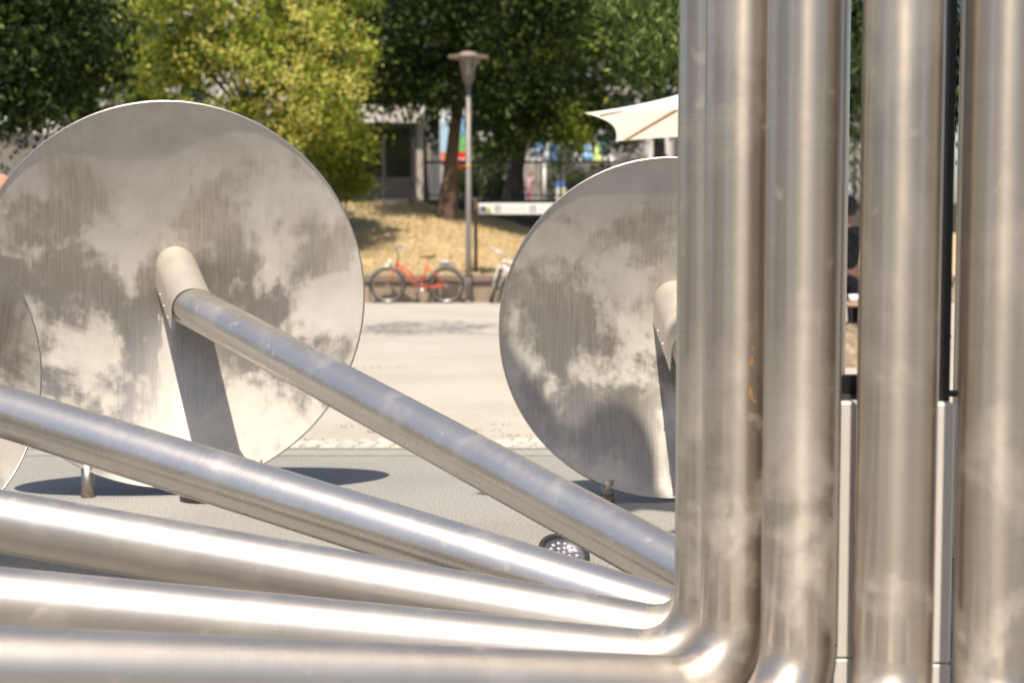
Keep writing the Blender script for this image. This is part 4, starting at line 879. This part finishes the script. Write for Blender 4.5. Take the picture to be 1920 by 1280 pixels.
p = at(3, 370, 12.2); person((p.x, 12.2, 0), R(60), 'person whose head shows behind the left edge of the large dish', (.60, .29, .18), (.45, .16, .09), (.10, .10, .14), (.55, .24, .14), STAND, 1.80)
p = at(1588, 420, 18.0); person((p.x, 18.0, 0), R(195), 'person in dark clothes glimpsed in the gap between the upright pipes', (.35, .2, .14), (.012, .012, .015), (.02, .02, .03), (.02, .015, .012), STAND, 1.74)

# cafe table and stone block seen through the gap
gq = at(1604, 566, 16.8)
t = thing('cafe_table', (gq.x, 16.8, 0), 'small brown cafe table seen through the gap between uprights', 'table'); O = t.location; tw = plain('table_wood', (.30, .18, .11), .5)
MB().lathe([(.001, gq.z + .0), (.38, gq.z), (.39, gq.z - .02), (.38, gq.z - .035), (.001, gq.z - .035)], 30, M=Matrix.Translation((gq.x, 16.8, 0))).build('table_top', tw, t, O)
MB().tube([(gq.x, 16.8, .02), (gq.x, 16.8, gq.z - .03)], .03, 12).build('table_stem', blk, t, O); MB().lathe([(.24, 0), (.24, .02), (.04, .04)], 24, M=Matrix.Translation((gq.x, 16.8, 0))).build('table_foot', blk, t, O)
q2 = V3((at(1599, 560, 16.7).x, 16.62, gq.z))
o = MB().lathe([(.001, 0), (.04, 0), (.05, .02), (.065, .085), (.06, .085), (.045, .02), (.001, .012)], 20).build('white_bowl', cl('china', (.82, .81, .78), .3), None, q2 * 0); o.location = q2; tag(o, 'white bowl on the cafe table in the gap', 'bowl')
q3 = V3((at(1611, 562, 16.7).x, 16.68, gq.z)); o = MB().lathe([(.001, 0), (.022, 0), (.026, .05), (.020, .06), (.001, .06)], 14).build('orange_cup', cl('cup_orange', (.7, .22, .10), .4), None); o.location = q3; tag(o, 'small orange cup beside the white bowl on the cafe table', 'cup')
bmx = bmesh.new(); bmesh.ops.create_cube(bmx, size=1); bmesh.ops.subdivide_edges(bmx, edges=bmx.edges[:], cuts=5, use_grid_fill=True)
rk = random.Random(8); gs = gnd(1606, 690)
for v in bmx.verts: v.co = V3((v.co.x * .55, v.co.y * .4, v.co.z * .46)) + V3([rk.uniform(-.012, .012) for _ in range(3)])
me = bpy.data.meshes.new('stone_block'); bmx.to_mesh(me); bmx.free(); me.materials.append(plain('rough_stone', (.46, .36, .25), .9, scale=9, bump=.8, bscale=25, fine=.3, fscale=50))
o = bpy.data.objects.new('stone_block', me); col.objects.link(o); o.location = (gs.x + .12, gs.y + .2, .225); tag(o, 'rough beige stone block in front of the cafe table', 'stone')

# weeds in the paving joints
t = thing('weed_tufts', gnd(560, 826), 'thin green weeds growing along the paving edge', 'weeds'); t['kind'] = 'stuff'
mb = MB(); rr = random.Random(4)
for px, py, n_, sx in ((565, 827, 70, .14), (700, 812, 16, .05), (655, 801, 14, .06), (965, 818, 30, .09), (905, 808, 18, .06), (985, 826, 24, .10), (720, 835, 16, .05), (690, 690, 60, .25), (930, 797, 12, .05)):
    g0 = gnd(px, py)
    for _ in range(n_):
        a = V3((g0.x + rr.gauss(0, sx), g0.y + rr.gauss(0, .02), .004)); d = rr.uniform(0, 6.28)
        mb.add([a + V3((math.cos(d) * .004, math.sin(d) * .004, 0)), a - V3((math.cos(d) * .004, math.sin(d) * .004, 0)), a + V3((rr.uniform(-.03, .03), rr.uniform(-.03, .03), rr.uniform(.008, .025)))], [(0, 1, 2)])
mb.build('blades', leafmat('weed_blade', (.20, .22, .05), (.30, .28, .10), (.16, .2, .04), .2), t, t.location)['kind'] = 'stuff'
